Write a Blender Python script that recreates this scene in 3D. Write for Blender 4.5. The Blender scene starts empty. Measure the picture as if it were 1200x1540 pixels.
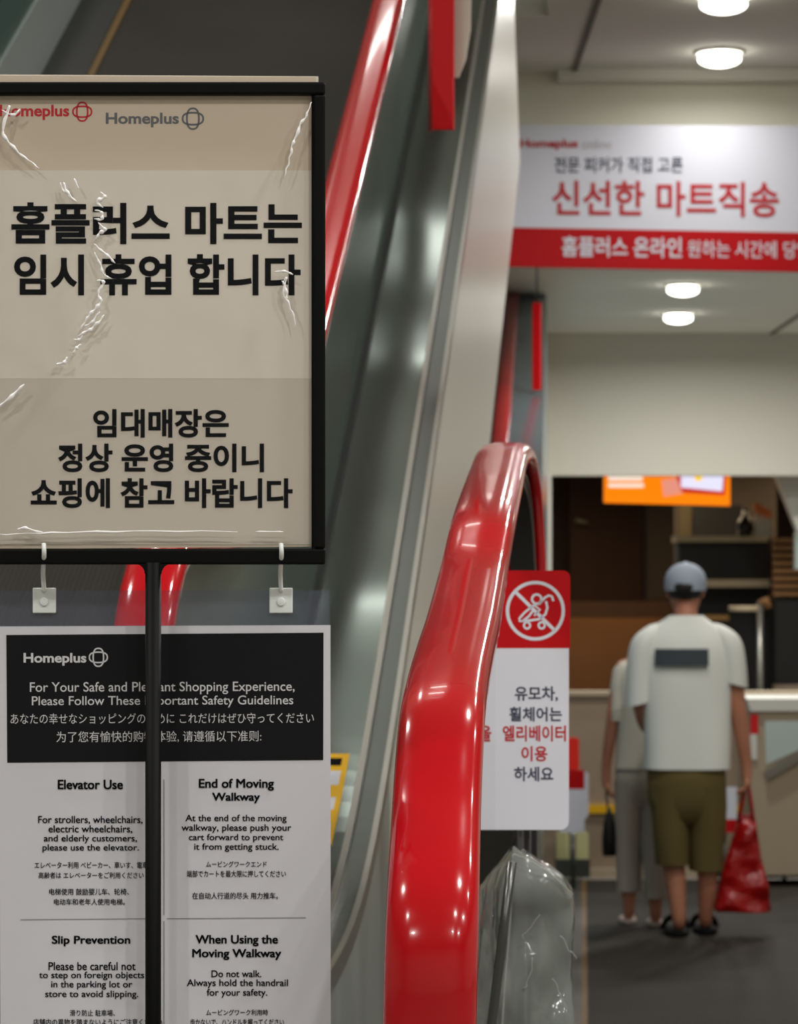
import bpy, bmesh, math, random
from mathutils import Vector, Matrix, noise
random.seed(7)
C = bpy.context.scene.collection
SC = bpy.context.scene
# ------------------------------------------------------------------ camera, light, exposure
F = 4300.0          # focal length in pixels of the 1200x1540 frame
EYE = 1.61          # eye height above the hall floor
HZ = 880.0          # horizon row
cam = bpy.data.cameras.new('camera'); cam_o = bpy.data.objects.new('camera', cam); C.objects.link(cam_o)
cam_o.location = (0, 0, EYE); cam_o.rotation_euler = (math.pi/2, 0, 0)
cam.sensor_fit = 'VERTICAL'; cam.sensor_height = 36; cam.sensor_width = 28; cam.lens = 36*F/1540
cam.shift_y = (HZ-770)/1540
cam.clip_start = .05; cam.clip_end = 200
cam.dof.use_dof = True; cam.dof.focus_distance = 2.7; cam.dof.aperture_fstop = 16.0
SC.camera = cam_o
SC.view_settings.view_transform = 'Standard'; SC.view_settings.look = 'None'
SC.view_settings.gamma = 1; SC.view_settings.use_curve_mapping = False
SC.view_settings.exposure = 0.1
w = bpy.data.worlds.new('world'); SC.world = w; w.use_nodes = True
w.node_tree.nodes['Background'].inputs[0].default_value = (.95, .98, 1, 1)
w.node_tree.nodes['Background'].inputs[1].default_value = .42
CZ1, CZ2 = EYE+2.43, EYE+1.85      # near ceiling, far ceiling

def lamp(x, y, z, power, size=.2, col=(1, .97, .92), spread=170):
    l = bpy.data.lights.new('downlight_lamp', 'AREA'); l.shape = 'DISK'; l.size = size
    l.energy = power*1.04; l.color = col; l.spread = math.radians(spread)
    o = bpy.data.objects.new('downlight_lamp', l); C.objects.link(o); o.location = (x, y, z)
    return o
# downlights of the ceiling over the landing (above and behind the camera) and over the shaft of the walkway
for y in (-1.6, .4, 2.4, 4.4):
    for x in (-1.7, 1.15, 2.6):
        lamp(x, y, CZ1-.02, 26, .16)
lamp(.9, 11.6, CZ1-.02, 15, .16, spread=180)  # extra unseen lamp, added to brighten the overhead banner
for y in (6.6, 8.6, 10.4):
    lamp(1.9, y, CZ1-.02, 24 if y < 10 else 44, .18)
for x, y in ((-1.3, 6.3), (-1.1, 8.6)):
    lamp(x, y, 5.9, 22, .2)
for x, y in ((.1, 7.3), (.25, 8.3), (.35, 9.6)):      # unseen strip lights, added to put bright bands on the steel deck
    l = lamp(x, y, 5.9, 7, 1.3); l.data.shape = 'RECTANGLE'; l.data.size = 1.5; l.data.size_y = .16
for x, y in ((2.4, 15.4), (3.4, 17.5), (1.6, 14.6), (2.4, 19.2)):
    lamp(x, y, CZ2-.02, 30, .18)
lamp(2.2, 23.2, 2.7, 16, .2, (1, .78, .5)); lamp(3.6, 23.4, 2.8, 12, .2, (1, .78, .5)); lamp(1.6, 24.5, 2.8, 16, .2, (1, .74, .45))

# ------------------------------------------------------------------ helpers
def lin(c):
    return tuple(((v/255)/12.92 if v/255 <= .04045 else ((v/255+.055)/1.055)**2.4) for v in c)
def mat(name, col, rough=.5, metal=0.0, coat=0.0, spec=.5, detail=4, bump=None, trans=0.0, alpha=1.0, emis=None, var=0.0, vscale=6.0, stretch=(1, 1, 1), ior=1.45):
    m = bpy.data.materials.new(name); m.use_nodes = True
    nt = m.node_tree; b = nt.nodes['Principled BSDF']
    c = lin(col)+(1,)
    b.inputs['Base Color'].default_value = c
    b.inputs['Roughness'].default_value = rough; b.inputs['Metallic'].default_value = metal
    b.inputs['Coat Weight'].default_value = coat; b.inputs['Coat Roughness'].default_value = .04
    b.inputs['Specular IOR Level'].default_value = spec
    b.inputs['Transmission Weight'].default_value = trans; b.inputs['Alpha'].default_value = alpha
    b.inputs['IOR'].default_value = ior
    if emis:
        b.inputs['Emission Color'].default_value = lin(emis[0])+(1,); b.inputs['Emission Strength'].default_value = emis[1]
    if bump or var:
        tc = nt.nodes.new('ShaderNodeTexCoord'); mp = nt.nodes.new('ShaderNodeMapping')
        mp.inputs['Scale'].default_value = stretch
        nt.links.new(tc.outputs['Object'], mp.inputs['Vector'])
        n = nt.nodes.new('ShaderNodeTexNoise'); n.inputs['Scale'].default_value = vscale; n.inputs['Detail'].default_value = detail
        nt.links.new(mp.outputs[0], n.inputs['Vector'])
        if var:
            mx = nt.nodes.new('ShaderNodeMix'); mx.data_type = 'RGBA'
            mx.inputs['A'].default_value = tuple(v*(1-var) for v in c[:3])+(1,)
            mx.inputs['B'].default_value = tuple(min(1, v*(1+var)) for v in c[:3])+(1,)
            nt.links.new(n.outputs['Fac'], mx.inputs['Factor']); nt.links.new(mx.outputs['Result'], b.inputs['Base Color'])
        if bump:
            bn = nt.nodes.new('ShaderNodeBump'); bn.inputs['Strength'].default_value = bump[0]
            bn.inputs['Distance'].default_value = bump[1]
            nt.links.new(n.outputs['Fac'], bn.inputs['Height']); nt.links.new(bn.outputs['Normal'], b.inputs['Normal'])
    return m
def film_mat(name, tint, gloss_fac, rough, haze=0.0, haze_col=(230, 232, 235), bump=None):
    """clear plastic: mostly see-through, a Fresnel gloss and a little milky haze"""
    m = bpy.data.materials.new(name); m.use_nodes = True; nt = m.node_tree
    for n in list(nt.nodes): nt.nodes.remove(n)
    out = nt.nodes.new('ShaderNodeOutputMaterial')
    tr = nt.nodes.new('ShaderNodeBsdfTransparent'); tr.inputs[0].default_value = lin(tint)+(1,)
    gl = nt.nodes.new('ShaderNodeBsdfGlossy'); gl.inputs['Roughness'].default_value = rough
    df = nt.nodes.new('ShaderNodeBsdfDiffuse'); df.inputs[0].default_value = lin(haze_col)+(1,)
    lw = nt.nodes.new('ShaderNodeLayerWeight'); lw.inputs[0].default_value = gloss_fac
    m1 = nt.nodes.new('ShaderNodeMixShader'); m1.inputs[0].default_value = haze
    m2 = nt.nodes.new('ShaderNodeMixShader')
    nt.links.new(tr.outputs[0], m1.inputs[1]); nt.links.new(df.outputs[0], m1.inputs[2])
    nt.links.new(lw.outputs['Fresnel'], m2.inputs[0]); nt.links.new(m1.outputs[0], m2.inputs[1]); nt.links.new(gl.outputs[0], m2.inputs[2])
    nt.links.new(m2.outputs[0], out.inputs[0])
    if bump:
        tc = nt.nodes.new('ShaderNodeTexCoord'); mp = nt.nodes.new('ShaderNodeMapping'); mp.inputs['Scale'].default_value = bump[3]
        n = nt.nodes.new('ShaderNodeTexNoise'); n.inputs['Scale'].default_value = bump[2]; n.inputs['Detail'].default_value = 3
        bn = nt.nodes.new('ShaderNodeBump'); bn.inputs['Strength'].default_value = bump[0]; bn.inputs['Distance'].default_value = bump[1]
        nt.links.new(tc.outputs['Object'], mp.inputs[0]); nt.links.new(mp.outputs[0], n.inputs['Vector'])
        nt.links.new(n.outputs['Fac'], bn.inputs['Height']); nt.links.new(bn.outputs[0], gl.inputs['Normal'])
    return m
def P(px, py, s):
    """point seen at pixel (px, py) where one metre spans s pixels"""
    return Vector(((px-600)/s, F/s, EYE+(HZ-py)/s))
class Geo:
    def __init__(g): g.v = []; g.f = []; g.sm = []
    def add(g, v, f, smooth=False):
        n = len(g.v); g.v += [Vector(p) for p in v]; g.f += [[i+n for i in q] for q in f]; g.sm += [smooth]*len(f)
        return g
    def box(g, a, b):
        (x0, y0, z0), (x1, y1, z1) = a, b
        return g.hexa([(x0, y0, z0), (x1, y0, z0), (x1, y1, z0), (x0, y1, z0), (x0, y0, z1), (x1, y0, z1), (x1, y1, z1), (x0, y1, z1)])
    def hexa(g, p):
        return g.add(p, [(0, 3, 2, 1), (4, 5, 6, 7), (0, 1, 5, 4), (1, 2, 6, 5), (2, 3, 7, 6), (3, 0, 4, 7)])
    def prism(g, outline, vec, smooth=False):
        n = len(outline); vec = Vector(vec)
        v = [Vector(p) for p in outline]+[Vector(p)+vec for p in outline]
        f = [list(range(n))[::-1], list(range(n, 2*n))]
        g.add(v, f)
        n0 = len(g.v)-2*n
        g.f += [[n0+i, n0+(i+1) % n, n0+n+(i+1) % n, n0+n+i] for i in range(n)]; g.sm += [smooth]*n
        return g
    def loft(g, rings, caps=True, smooth=True, close=True):
        n = len(rings[0]); v = [p for r in rings for p in r]; f = []
        for i in range(len(rings)-1):
            for j in range(n if close else n-1):
                k = (j+1) % n
                f.append((i*n+j, i*n+k, (i+1)*n+k, (i+1)*n+j))
        if caps:
            f.append(tuple(range(n))[::-1]); f.append(tuple(range((len(rings)-1)*n, len(rings)*n)))
        return g.add(v, f, smooth)
    def tube(g, path, r, sides=10, caps=True):
        path = [Vector(p) for p in path]; rings = []; up = None
        for i, p in enumerate(path):
            t = (path[min(i+1, len(path)-1)]-path[max(i-1, 0)])
            if t.length < 1e-9: t = Vector((0, 0, 1))
            t.normalize()
            if up is None:
                up = Vector((0, 0, 1)) if abs(t.z) < .9 else Vector((1, 0, 0))
            a = t.cross(up)
            if a.length < 1e-6: a = t.cross(Vector((0, 1, 0)))
            a.normalize(); b = a.cross(t).normalized(); up = b
            rr = r[i] if isinstance(r, (list, tuple)) else r
            rings.append([p+a*rr*math.cos(q)+b*rr*math.sin(q) for q in [2*math.pi*k/sides for k in range(sides)]])
        return g.loft(rings, caps)
    def sweep(g, path, prof, lat, caps=True, smooth=True):
        path = [Vector(p) for p in path]; lat = Vector(lat).normalized(); rings = []
        for i, p in enumerate(path):
            t = (path[min(i+1, len(path)-1)]-path[max(i-1, 0)]).normalized()
            nrm = lat.cross(t).normalized()
            rings.append([p+lat*u+nrm*v for u, v in prof])
        return g.loft(rings, caps, smooth)
    def ell(g, c, r, seg=20, rings=12, rot=None):
        c = Vector(c); v = []
        R = rot or Matrix.Identity(3)
        rr = []
        for i in range(rings+1):
            a = math.pi*(i/rings)*.998+.003
            rr.append([c+R @ Vector((r[0]*math.sin(a)*math.cos(b), r[1]*math.sin(a)*math.sin(b), r[2]*math.cos(a))) for b in [2*math.pi*k/seg for k in range(seg)]])
        return g.loft(rr[::-1], True)
    def disc(g, c, r, z0, z1, seg=28):
        return g.prism([(c[0]+r*math.cos(2*math.pi*k/seg), c[1]+r*math.sin(2*math.pi*k/seg), z0) for k in range(seg)], (0, 0, z1-z0), True)
def obj(name, g, m, parent=None, bevel=0, sub=0, kind=None, label=None):
    me = bpy.data.meshes.new(name); me.from_pydata([tuple(p) for p in g.v], [], g.f)
    bm = bmesh.new(); bm.from_mesh(me); bmesh.ops.recalc_face_normals(bm, faces=bm.faces); bm.to_mesh(me); bm.free()
    for p, s in zip(me.polygons, g.sm): p.use_smooth = s
    me.materials.append(m); me.update()
    o = bpy.data.objects.new(name, me); C.objects.link(o)
    if parent is not None:
        o.parent = parent; par = parent
        L = Vector((0, 0, 0))
        while par is not None: L += par.location; par = par.parent
        o.location = -L
    if bevel:
        b = o.modifiers.new('bevel', 'BEVEL'); b.width = bevel; b.segments = 3; b.limit_method = 'ANGLE'
    if sub:
        s = o.modifiers.new('sub', 'SUBSURF'); s.levels = sub; s.render_levels = sub
    if kind: o['kind'] = kind
    if label: o['label'] = label
    return o
def struct(name, g, m, parent=None, **k):
    return obj(name, g, m, parent, kind='structure', **k)
def thing(name, label, cat, loc, group=None):
    o = bpy.data.objects.new(name, None); C.objects.link(o); o.location = loc; o.empty_display_size = .05
    return tag(o, label, cat, group)
def tag(o, label, cat, group=None):
    o['label'] = label; o['category'] = cat
    if group: o['group'] = group
    return o
class Plane:
    """flat vertical surface through the point at (px, py, s), turned so its right side is farther by yaw degrees"""
    def __init__(q, px, py, s, yaw=0):
        a = math.radians(yaw); q.p = P(px, py, s); q.n = Vector((math.sin(a), -math.cos(a), 0)); q.o = Vector((0, 0, EYE))
    def at(q, px, py, off=0):
        r = Vector(((px-600)/F, 1, (HZ-py)/F))
        t = ((q.p-q.o).dot(q.n))/r.dot(q.n)
        return q.o+r*t+q.n*off
    def poly(q, pts, o0, o1, g=None):
        g = g or Geo()
        return g.prism([q.at(x, y, o0) for x, y in pts], q.n*(o1-o0))
    def rect(q, x0, y0, x1, y1, o0, o1, g=None):
        return q.poly([(x0, y0), (x1, y0), (x1, y1), (x0, y1)], o0, o1, g)
    def rrect(q, x0, y0, x1, y1, r, o0, o1, corners=(1, 1, 1, 1), g=None):
        pts = []
        for (cx, cy, a0, use) in ((x1-r, y0+r, -90, corners[1]), (x1-r, y1-r, 0, corners[2]), (x0+r, y1-r, 90, corners[3]), (x0+r, y0+r, 180, corners[0])):
            if use:
                pts += [(cx+r*math.cos(math.radians(a0+15*k)), cy+r*math.sin(math.radians(a0+15*k))) for k in range(7)]
            else:
                a = math.radians(a0+45); pts.append((cx+r*(1 if math.cos(a) > 0 else -1), cy+r*(1 if math.sin(a) > 0 else -1)))
        return q.poly(pts, o0, o1, g)
    def stroke(q, pts, wd, off, closed=False, g=None):
        """flat printed line of width wd pixels along pts"""
        g = g or Geo(); n = len(pts); L = []; R = []
        for i, (x, y) in enumerate(pts):
            a = pts[(i-1) % n] if closed or i > 0 else pts[i]; b = pts[(i+1) % n] if closed or i < n-1 else pts[i]
            dx, dy = b[0]-a[0], b[1]-a[1]; l = math.hypot(dx, dy) or 1
            nx, ny = -dy/l*wd/2, dx/l*wd/2
            L.append(q.at(x+nx, y+ny, off)); R.append(q.at(x-nx, y-ny, off))
        v = L+R; m = n if closed else n-1
        return g.add(v, [(i, (i+1) % n, n+(i+1) % n, n+i) for i in range(m)])
    def circle(q, cx, cy, rx, ry, wd, off, g=None):
        return q.stroke([(cx+rx*math.cos(2*math.pi*k/40), cy+ry*math.sin(2*math.pi*k/40)) for k in range(40)], wd, off, True, g)
    def disc(q, cx, cy, r, off, g=None):
        g = g or Geo()
        return g.add([q.at(cx+r*math.cos(2*math.pi*k/24), cy+r*math.sin(2*math.pi*k/24), off) for k in range(24)], [list(range(24))])
    def text(q, body, x0, y0, x1, y1, off, weight=0.0, g=None, shear=0.0, dup=0.0):
        """lettering filling the pixel box; shear = rows the right end sinks"""
        g = g or Geo()
        c = bpy.data.curves.new('t', 'FONT'); c.body = body; c.size = 1; c.offset = weight; c.resolution_u = 4
        o = bpy.data.objects.new('t', c); C.objects.link(o)
        dg = bpy.context.evaluated_depsgraph_get(); dg.update()
        me = bpy.data.meshes.new_from_object(o.evaluated_get(dg))
        bpy.data.objects.remove(o); bpy.data.curves.remove(c)
        xs = [v.co.x for v in me.vertices]; ys = [v.co.y for v in me.vertices]
        ax, bx, ay, by = min(xs), max(xs), min(ys), max(ys)
        for sft, sfv in (((-dup, dup*.7), (dup, dup*.7), (0, 0), (-dup, -dup*.7), (dup, -dup*.7)) if dup else ((0, 0),)):      # heavier strokes: struck three times, slightly shifted
            vs = []
            for v in me.vertices:
                u = (v.co.x+sft-ax+dup)/(bx-ax+2*dup); t = (by-v.co.y+sfv+dup*.7)/(by-ay+1.4*dup)
                vs.append(q.at(x0+u*(x1-x0), y0+t*(y1-y0)+shear*u, off+(sft+sfv*.3)*.002))
            g.add(vs, [list(p.vertices) for p in me.polygons])
        bpy.data.meshes.remove(me)
        return g
    def logo(q, cx, cy, r, wd, off, g=None):
        """two interlocking rounded loops"""
        g = g or Geo()
        for ax, ay in ((r, r*.58), (r*.58, r)):
            pts = [(cx+ax*math.copysign(abs(math.cos(t))**.8, math.cos(t)), cy+ay*math.copysign(abs(math.sin(t))**.8, math.sin(t))) for t in [2*math.pi*k/40 for k in range(40)]]
            q.stroke(pts, wd, off, True, g)
        return g
def catmull(pts, n=8):
    pts = [Vector(p) for p in pts]; out = []
    for i in range(len(pts)-1):
        p0, p1, p2, p3 = pts[max(i-1, 0)], pts[i], pts[i+1], pts[min(i+2, len(pts)-1)]
        for k in range(n):
            t = k/n
            out.append(.5*((2*p1)+(p2-p0)*t+(2*p0-5*p1+4*p2-p3)*t*t+(3*p1-p0-3*p2+p3)*t**3))
    return out+[pts[-1]]

# ------------------------------------------------------------------ materials
M = {}
M['red_rubber'] = mat('red_rubber', (168, 2, 16), .16, coat=.45, spec=.4)
M['red_paint'] = mat('red_paint', (205, 16, 28), .4)
M['red_plastic'] = mat('red_plastic', (205, 8, 18), .5, spec=.3)
M['red_print'] = mat('red_print', (188, 2, 14), .6, spec=.25)
M['red_ink'] = mat('red_ink', (186, 28, 40), .6)
M['black_metal'] = mat('black_metal', (4, 5, 6), .55, spec=.14)
M['black_rubber'] = mat('black_rubber', (22, 22, 22), .45)
M['ink'] = mat('ink', (11, 12, 16), .8, spec=.1)
M['ink_blue'] = mat('ink_blue', (60, 66, 88), .6)
M['grey_ink'] = mat('grey_ink', (95, 97, 102), .6)
M['pale_ink'] = mat('pale_ink', (206, 207, 212), .6)
M['faint_ink'] = mat('faint_ink', (196, 192, 198), .6)
M['white_print'] = mat('white_print', (218, 220, 232), .5)
M['tan_paper'] = mat('tan_paper', (202, 188, 170), .75, var=.03, vscale=30)
M['cream_paper'] = mat('cream_paper', (214, 207, 196), .7, var=.02, vscale=30)
M['grey_paper'] = mat('grey_paper', (196, 188, 177), .7, var=.02, vscale=30)
M['white_sheet'] = mat('white_sheet', (208, 209, 218), .5)
M['black_print'] = mat('black_print', (17, 18, 22), .6, spec=.2)
M['clip_plastic'] = mat('clip_plastic', (232, 238, 238), .35, alpha=.9)
M['film'] = film_mat('clear_film', (252, 252, 252), .025, .08, .008, bump=(.5, .02, 9, (1, 1, .6)))
M['crease'] = film_mat('film_crease', (255, 255, 255), .4, .15, .9, (255, 254, 255))  # near-opaque white: lamp highlights on the film put into the colour
M['sleeve'] = film_mat('notice_sleeve', (236, 238, 244), .05, .12, .06, (200, 205, 225))
M['bag_film'] = film_mat('cover_film', (200, 206, 204), .25, .1, .42, (160, 166, 162), bump=(1.0, .12, 5, (1, 1, .45)))
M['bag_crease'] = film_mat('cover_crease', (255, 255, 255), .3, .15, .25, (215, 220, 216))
M['steel'] = mat('steel', (176, 178, 176), .2, metal=.85, detail=1, bump=(.08, .1), vscale=1.6)
M['steel_deck'] = mat('steel_deck', (112, 122, 117), .15, metal=.85, detail=.6, bump=(.22, .2), vscale=1.3)
M['steel_panel'] = mat('steel_panel', (104, 120, 114), .2, metal=.65, detail=.5, bump=(.12, .2), vscale=1.1)
M['steel_trim'] = mat('steel_trim', (150, 149, 142), .3, metal=.8)
M['steel_dark'] = mat('steel_dark', (92, 98, 94), .3, metal=.7)
M['cladding'] = mat('cladding', (190, 187, 178), .3, metal=.05, spec=.55, detail=.5, bump=(.03, .1), vscale=1.2)
M['joint'] = mat('joint', (28, 30, 30), .6)
M['blue_steel'] = mat('blue_steel', (140, 158, 168), .2, metal=.7, detail=.5, bump=(.25, .4), vscale=.9)
M['glass_green'] = mat('glass_green', (96, 128, 126), .1, spec=.7)
M['skirt'] = mat('skirt', (46, 46, 44), .4)
M['yellow_line'] = mat('yellow_line', (92, 68, 26), .6)
M['yellow'] = mat('yellow', (226, 174, 10), .45)
M['wall'] = mat('wall_paint', (205, 202, 190), .8, var=.01, vscale=3)
M['ceil'] = mat('ceiling_paint', (238, 236, 226), .85, var=.01, vscale=3)
M['ceil_far'] = mat('ceiling_paint_far', (240, 239, 230), .85)
M['seam'] = mat('seam', (120, 118, 108), .9)
M['taupe'] = mat('taupe', (150, 132, 112), .7, var=.04, vscale=4)
M['taupe_light'] = mat('taupe_light', (172, 156, 132), .7)
M['wood_dark'] = mat('wood_dark', (66, 42, 24), .55, var=.25, vscale=3, stretch=(4, 1, .5))
M['wood_door'] = mat('wood_door', (86, 50, 26), .5, var=.2, vscale=3, stretch=(5, 1, .4))
M['wood_mid'] = mat('wood_mid', (122, 80, 40), .5, var=.15, vscale=3, stretch=(.5, 1, 3))
M['wood_slat'] = mat('wood_slat', (128, 88, 46), .5)
M['brown_grey'] = mat('brown_grey', (78, 66, 54), .7)
M['dark'] = mat('dark', (30, 26, 24), .6)
M['darker'] = mat('darker', (18, 16, 15), .6)
M['ledge'] = mat('ledge', (190, 172, 140), .5)
M['white_paint'] = mat('white_paint', (214, 214, 206), .5)
M['glass_pale'] = mat('glass_pale', (190, 204, 198), .15, spec=.6)
M['stone'] = mat('stone', (120, 116, 108), .6, var=.08, vscale=5)
M['lens'] = mat('lens', (255, 255, 255), .5, emis=((255, 252, 240), 6))
M['ring'] = mat('ring', (228, 226, 216), .4)
M['skin'] = mat('skin', (176, 118, 92), .55, var=.05, vscale=8)
M['shirt'] = mat('shirt', (226, 228, 222), .85, var=.02, vscale=5)
M['shorts'] = mat('shorts', (98, 84, 44), .85, var=.12, vscale=6)
M['cap'] = mat('cap', (150, 160, 174), .8)
M['hair'] = mat('hair', (20, 17, 16), .6)
M['stripe'] = mat('stripe', (62, 70, 76), .8)
M['beige_top'] = mat('beige_top', (208, 202, 188), .85, var=.03)
M['trousers'] = mat('trousers', (168, 160, 148), .85, var=.05)
M['shoe'] = mat('shoe', (12, 12, 13), .8, spec=.15)
M['shoe_pale'] = mat('shoe_pale', (170, 150, 140), .6)
M['bag_red'] = mat('bag_red', (150, 4, 6), .3, var=.45, vscale=7, bump=(.9, .05))
M['leather'] = mat('leather', (16, 16, 17), .4)
M['orange'] = mat('orange', (255, 140, 10), .5, emis=((255, 132, 0), .85))
M['screen_white'] = mat('screen_white', (255, 240, 225), .5, emis=((255, 238, 222), .8))
M['screen_pink'] = mat('screen_pink', (240, 170, 150), .5, emis=((238, 150, 130), .75))
M['screen_red'] = mat('screen_red', (220, 60, 40), .5, emis=((215, 50, 40), .6))
M['screen_lilac'] = mat('screen_lilac', (225, 225, 250), .5, emis=((225, 225, 252), .9))
M['orange_card'] = mat('orange_card', (210, 110, 50), .6)
M['bottle'] = mat('bottle', (20, 16, 15), .3)
M['carton'] = mat('carton', (168, 172, 160), .6)

def grooved(name, col, scale, dark=.55):
    m = mat(name, col, .75, spec=.2); nt = m.node_tree; b = nt.nodes['Principled BSDF']
    tc = nt.nodes.new('ShaderNodeTexCoord'); wv = nt.nodes.new('ShaderNodeTexWave')
    wv.bands_direction = 'X'; wv.inputs['Scale'].default_value = scale
    mp = nt.nodes.new('ShaderNodeMapping'); mp.inputs['Rotation'].default_value = (0, 0, math.radians(5))
    wv.inputs['Distortion'].default_value = 0
    nz = nt.nodes.new('ShaderNodeTexNoise'); nz.inputs['Scale'].default_value = 1.6; nz.inputs['Detail'].default_value = 5
    mx = nt.nodes.new('ShaderNodeMix'); mx.data_type = 'RGBA'
    c = lin(col); mx.inputs['A'].default_value = tuple(v*dark for v in c)+(1,); mx.inputs['B'].default_value = c+(1,)
    m2 = nt.nodes.new('ShaderNodeMix'); m2.data_type = 'RGBA'; m2.blend_type = 'MULTIPLY'; m2.inputs['Factor'].default_value = .6
    bp = nt.nodes.new('ShaderNodeBump'); bp.inputs['Strength'].default_value = .5; bp.inputs['Distance'].default_value = .006
    nt.links.new(tc.outputs['Object'], mp.inputs[0]); nt.links.new(mp.outputs[0], wv.inputs['Vector'])
    nt.links.new(tc.outputs['Object'], nz.inputs['Vector'])
    nt.links.new(wv.outputs['Fac'], mx.inputs['Factor']); nt.links.new(mx.outputs['Result'], m2.inputs['A'])
    nt.links.new(nz.outputs['Fac'], m2.inputs['B']); nt.links.new(m2.outputs['Result'], b.inputs['Base Color'])
    nt.links.new(wv.outputs['Fac'], bp.inputs['Height']); nt.links.new(bp.outputs[0], b.inputs['Normal'])
    return m
M['belt_dark'] = grooved('belt_dark', (70, 67, 61), 30, .6)
M['belt_hall'] = grooved('belt_hall', (66, 61, 54), 24, .55)

# ------------------------------------------------------------------ walkway profile (relative to the eye)
K = .0884
def zA(d):       # handrail height of the climbing walkway along depth d
    t = (d-4.834)/.2
    return .056+.577*.2*(math.log1p(math.exp(t)) if t < 30 else t)
def A(xo, d, dz, lift=0.0):
    return Vector((xo+K*d, d, EYE+zA(d)+dz+lift))
LAND = EYE-.92
def frange(a, b, n): return [a+(b-a)*i/(n-1) for i in range(n)]
DS = frange(3.95, 12.2, 166)

# ------------------------------------------------------------------ the setting
g = Geo()   # floor: landing, slope, hall
prof = [(-4, LAND), (5.2, LAND), (10, -.03), (34, -.03), (34, -.3), (-4, -.3)]
g.prism([(-5, y, z) for y, z in prof], (12, 0, 0)); struct('floor', g, M['stone'])
g = Geo()   # near ceiling with the opening the walkway climbs through
zc = CZ1
g.prism([(-5, -4, zc), (7, -4, zc), (7, 5.4, zc), (-5, 5.4, zc)], (0, 0, .12))
g.prism([(-.44+K*5.4, 5.4, zc), (7, 5.4, zc), (7, 13.57, zc), (-.44+K*13.57, 13.57, zc)], (0, 0, .12))
g.prism([(-5, 5.4, zc), (-2.3, 5.4, zc), (-1.6, 13.57, zc), (-5, 13.57, zc)], (0, 0, .12))
g.prism([(-1.6, 12.2, zc), (-.44+K*12.2, 12.2, zc), (-.44+K*13.57, 13.57, zc), (-1.6, 13.57, zc)], (0, 0, .12))
struct('ceiling', g, M['ceil'])
g = Geo().box((-5, 5, 6.0), (3, 17, 6.12)); struct('ceiling_upper', g, M['ceil'])
g = Geo().box((-5, 13.9, 4.2), (3, 14.05, 6.0)); struct('wall_upper', g, M['wall'])
# thin ceiling panel seam on the near ceiling, and the lower panel left of it
x880 = (881-600)/340.
g = Geo().box((x880-.012, 9, zc-.012), (x880+.012, 13.55, zc+.01)); struct('trim_1', g, M['seam'])
g = Geo().box((.75, 13.45, zc-.05), (6.5, 13.56, zc+.02)); struct('trim_2', g, M['ceil'])
# header over the hall entrance
yh = 13.57
g = Geo().box((.5, yh, CZ2), (7, yh+.14, CZ1+.1)); struct('wall_header', g, mat('header_paint', (240, 239, 222), .8))  # wall paint made lighter here, the downlight wash put into its colour
g = Geo().box((-.8, yh+.14, CZ2), (7, 21.1, CZ2+.12)); struct('ceiling_far', g, M['ceil_far'])
g = Geo().prism([P(1178, 405, 235)+Vector((0, 0, 0)), P(1188, 405, 235), P(1162, 497, 207), P(1153, 497, 207)], (0, 0, -.006))
g = Geo().box((2.72, 16.5, CZ2-.01), (2.75, 21.0, CZ2+.01)); struct('trim_3', g, M['seam'])
# wall that comes down from the far ceiling
yb = 21.0
xl = (822-600)/204.8
g = Geo().box((xl, yb, EYE+.805), (7, yb+.16, CZ2+.05)); struct('wall_back', g, M['wall'])
g = Geo().prism([(xl-.02, yb+.16, 0), (xl-.02, yb+.16, CZ2), (.97, 19.3, CZ2), (.97, 19.3, 0)], (-.03, 0, 0)); struct('wall_left', g, M['wall'])
g = Geo().box((xl+.0, yb-.02, 0), (xl+.035, yb+.12, EYE+.81)); struct('trim_4', g, M['white_paint'])
g = Geo().box((5.2, -4, 0), (5.35, 34, CZ1)); struct('wall_right', g, M['wall'])
g = Geo().box((-5.15, -4, 0), (-5, 34, 6)); struct('wall_far_left', g, M['wall'])
g = Geo().box((-5, -4.15, 0), (5.3, -4, CZ1)); struct('wall_rear', g, M['wall'])
g = Geo().box((-5, yb+.2, 0), (xl-.05, yb+.32, 6)); struct('wall_hall', g, M['wall'])
# room behind: low ceiling and brown wall
g = Geo().box((.6, 21.16, 2.95), (5.2, 30, 3.05)); struct('ceiling_room', g, M['brown_grey'])
g = Geo().box((.3, 28, 0), (5.2, 28.15, 3.0)); struct('wall_room', g, M['wood_dark'])

# ------------------------------------------------------------------ climbing moving walkway (A)
wa = thing('moving_walkway', 'climbing moving walkway with red handrails and stainless side panels, behind the black sign stand', 'moving walkway', A(-1.2, 4.2, -1.0))
HRPROF = [(.0405*math.cos(math.radians(t))*(1.0), .017*math.sin(math.radians(t))) for t in range(-20, 201, 20)]
HRPROF = [(-.0405, -.010), (-.041, .0), (-.0385, .010), (-.031, .0165), (-.018, .0195), (0, .0203), (.018, .0195), (.031, .0165), (.0385, .010), (.041, .0), (.0405, -.010), (.034, -.0155), (.022, -.0155), (.022, -.006), (-.022, -.006), (-.022, -.0155), (-.034, -.0155)]
HRPROF = HRPROF[::-1]
LATA = Vector((1, -K, 0)).normalized()
def railA(xo):
    pts = []
    for a in frange(180+90, 90, 14):     # nose: from the underside round to the top
        r = math.radians(a); R = .27
        pts.append((4.02+R*math.cos(r), .056-R+R*math.sin(r)))
    path = [Vector((xo+K*d, d, EYE+z)) for d, z in pts]
    path = [Vector((xo+K*4.6, 4.6, EYE+.056-.54))]+path
    path += [A(xo, d, 0) for d in frange(4.15, 12.2, 70)]
    return path
for xo in (-.675, -1.86):
    obj('handrail', Geo().sweep(railA(xo), HRPROF, LATA), M['red_rubber'], wa)
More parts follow.
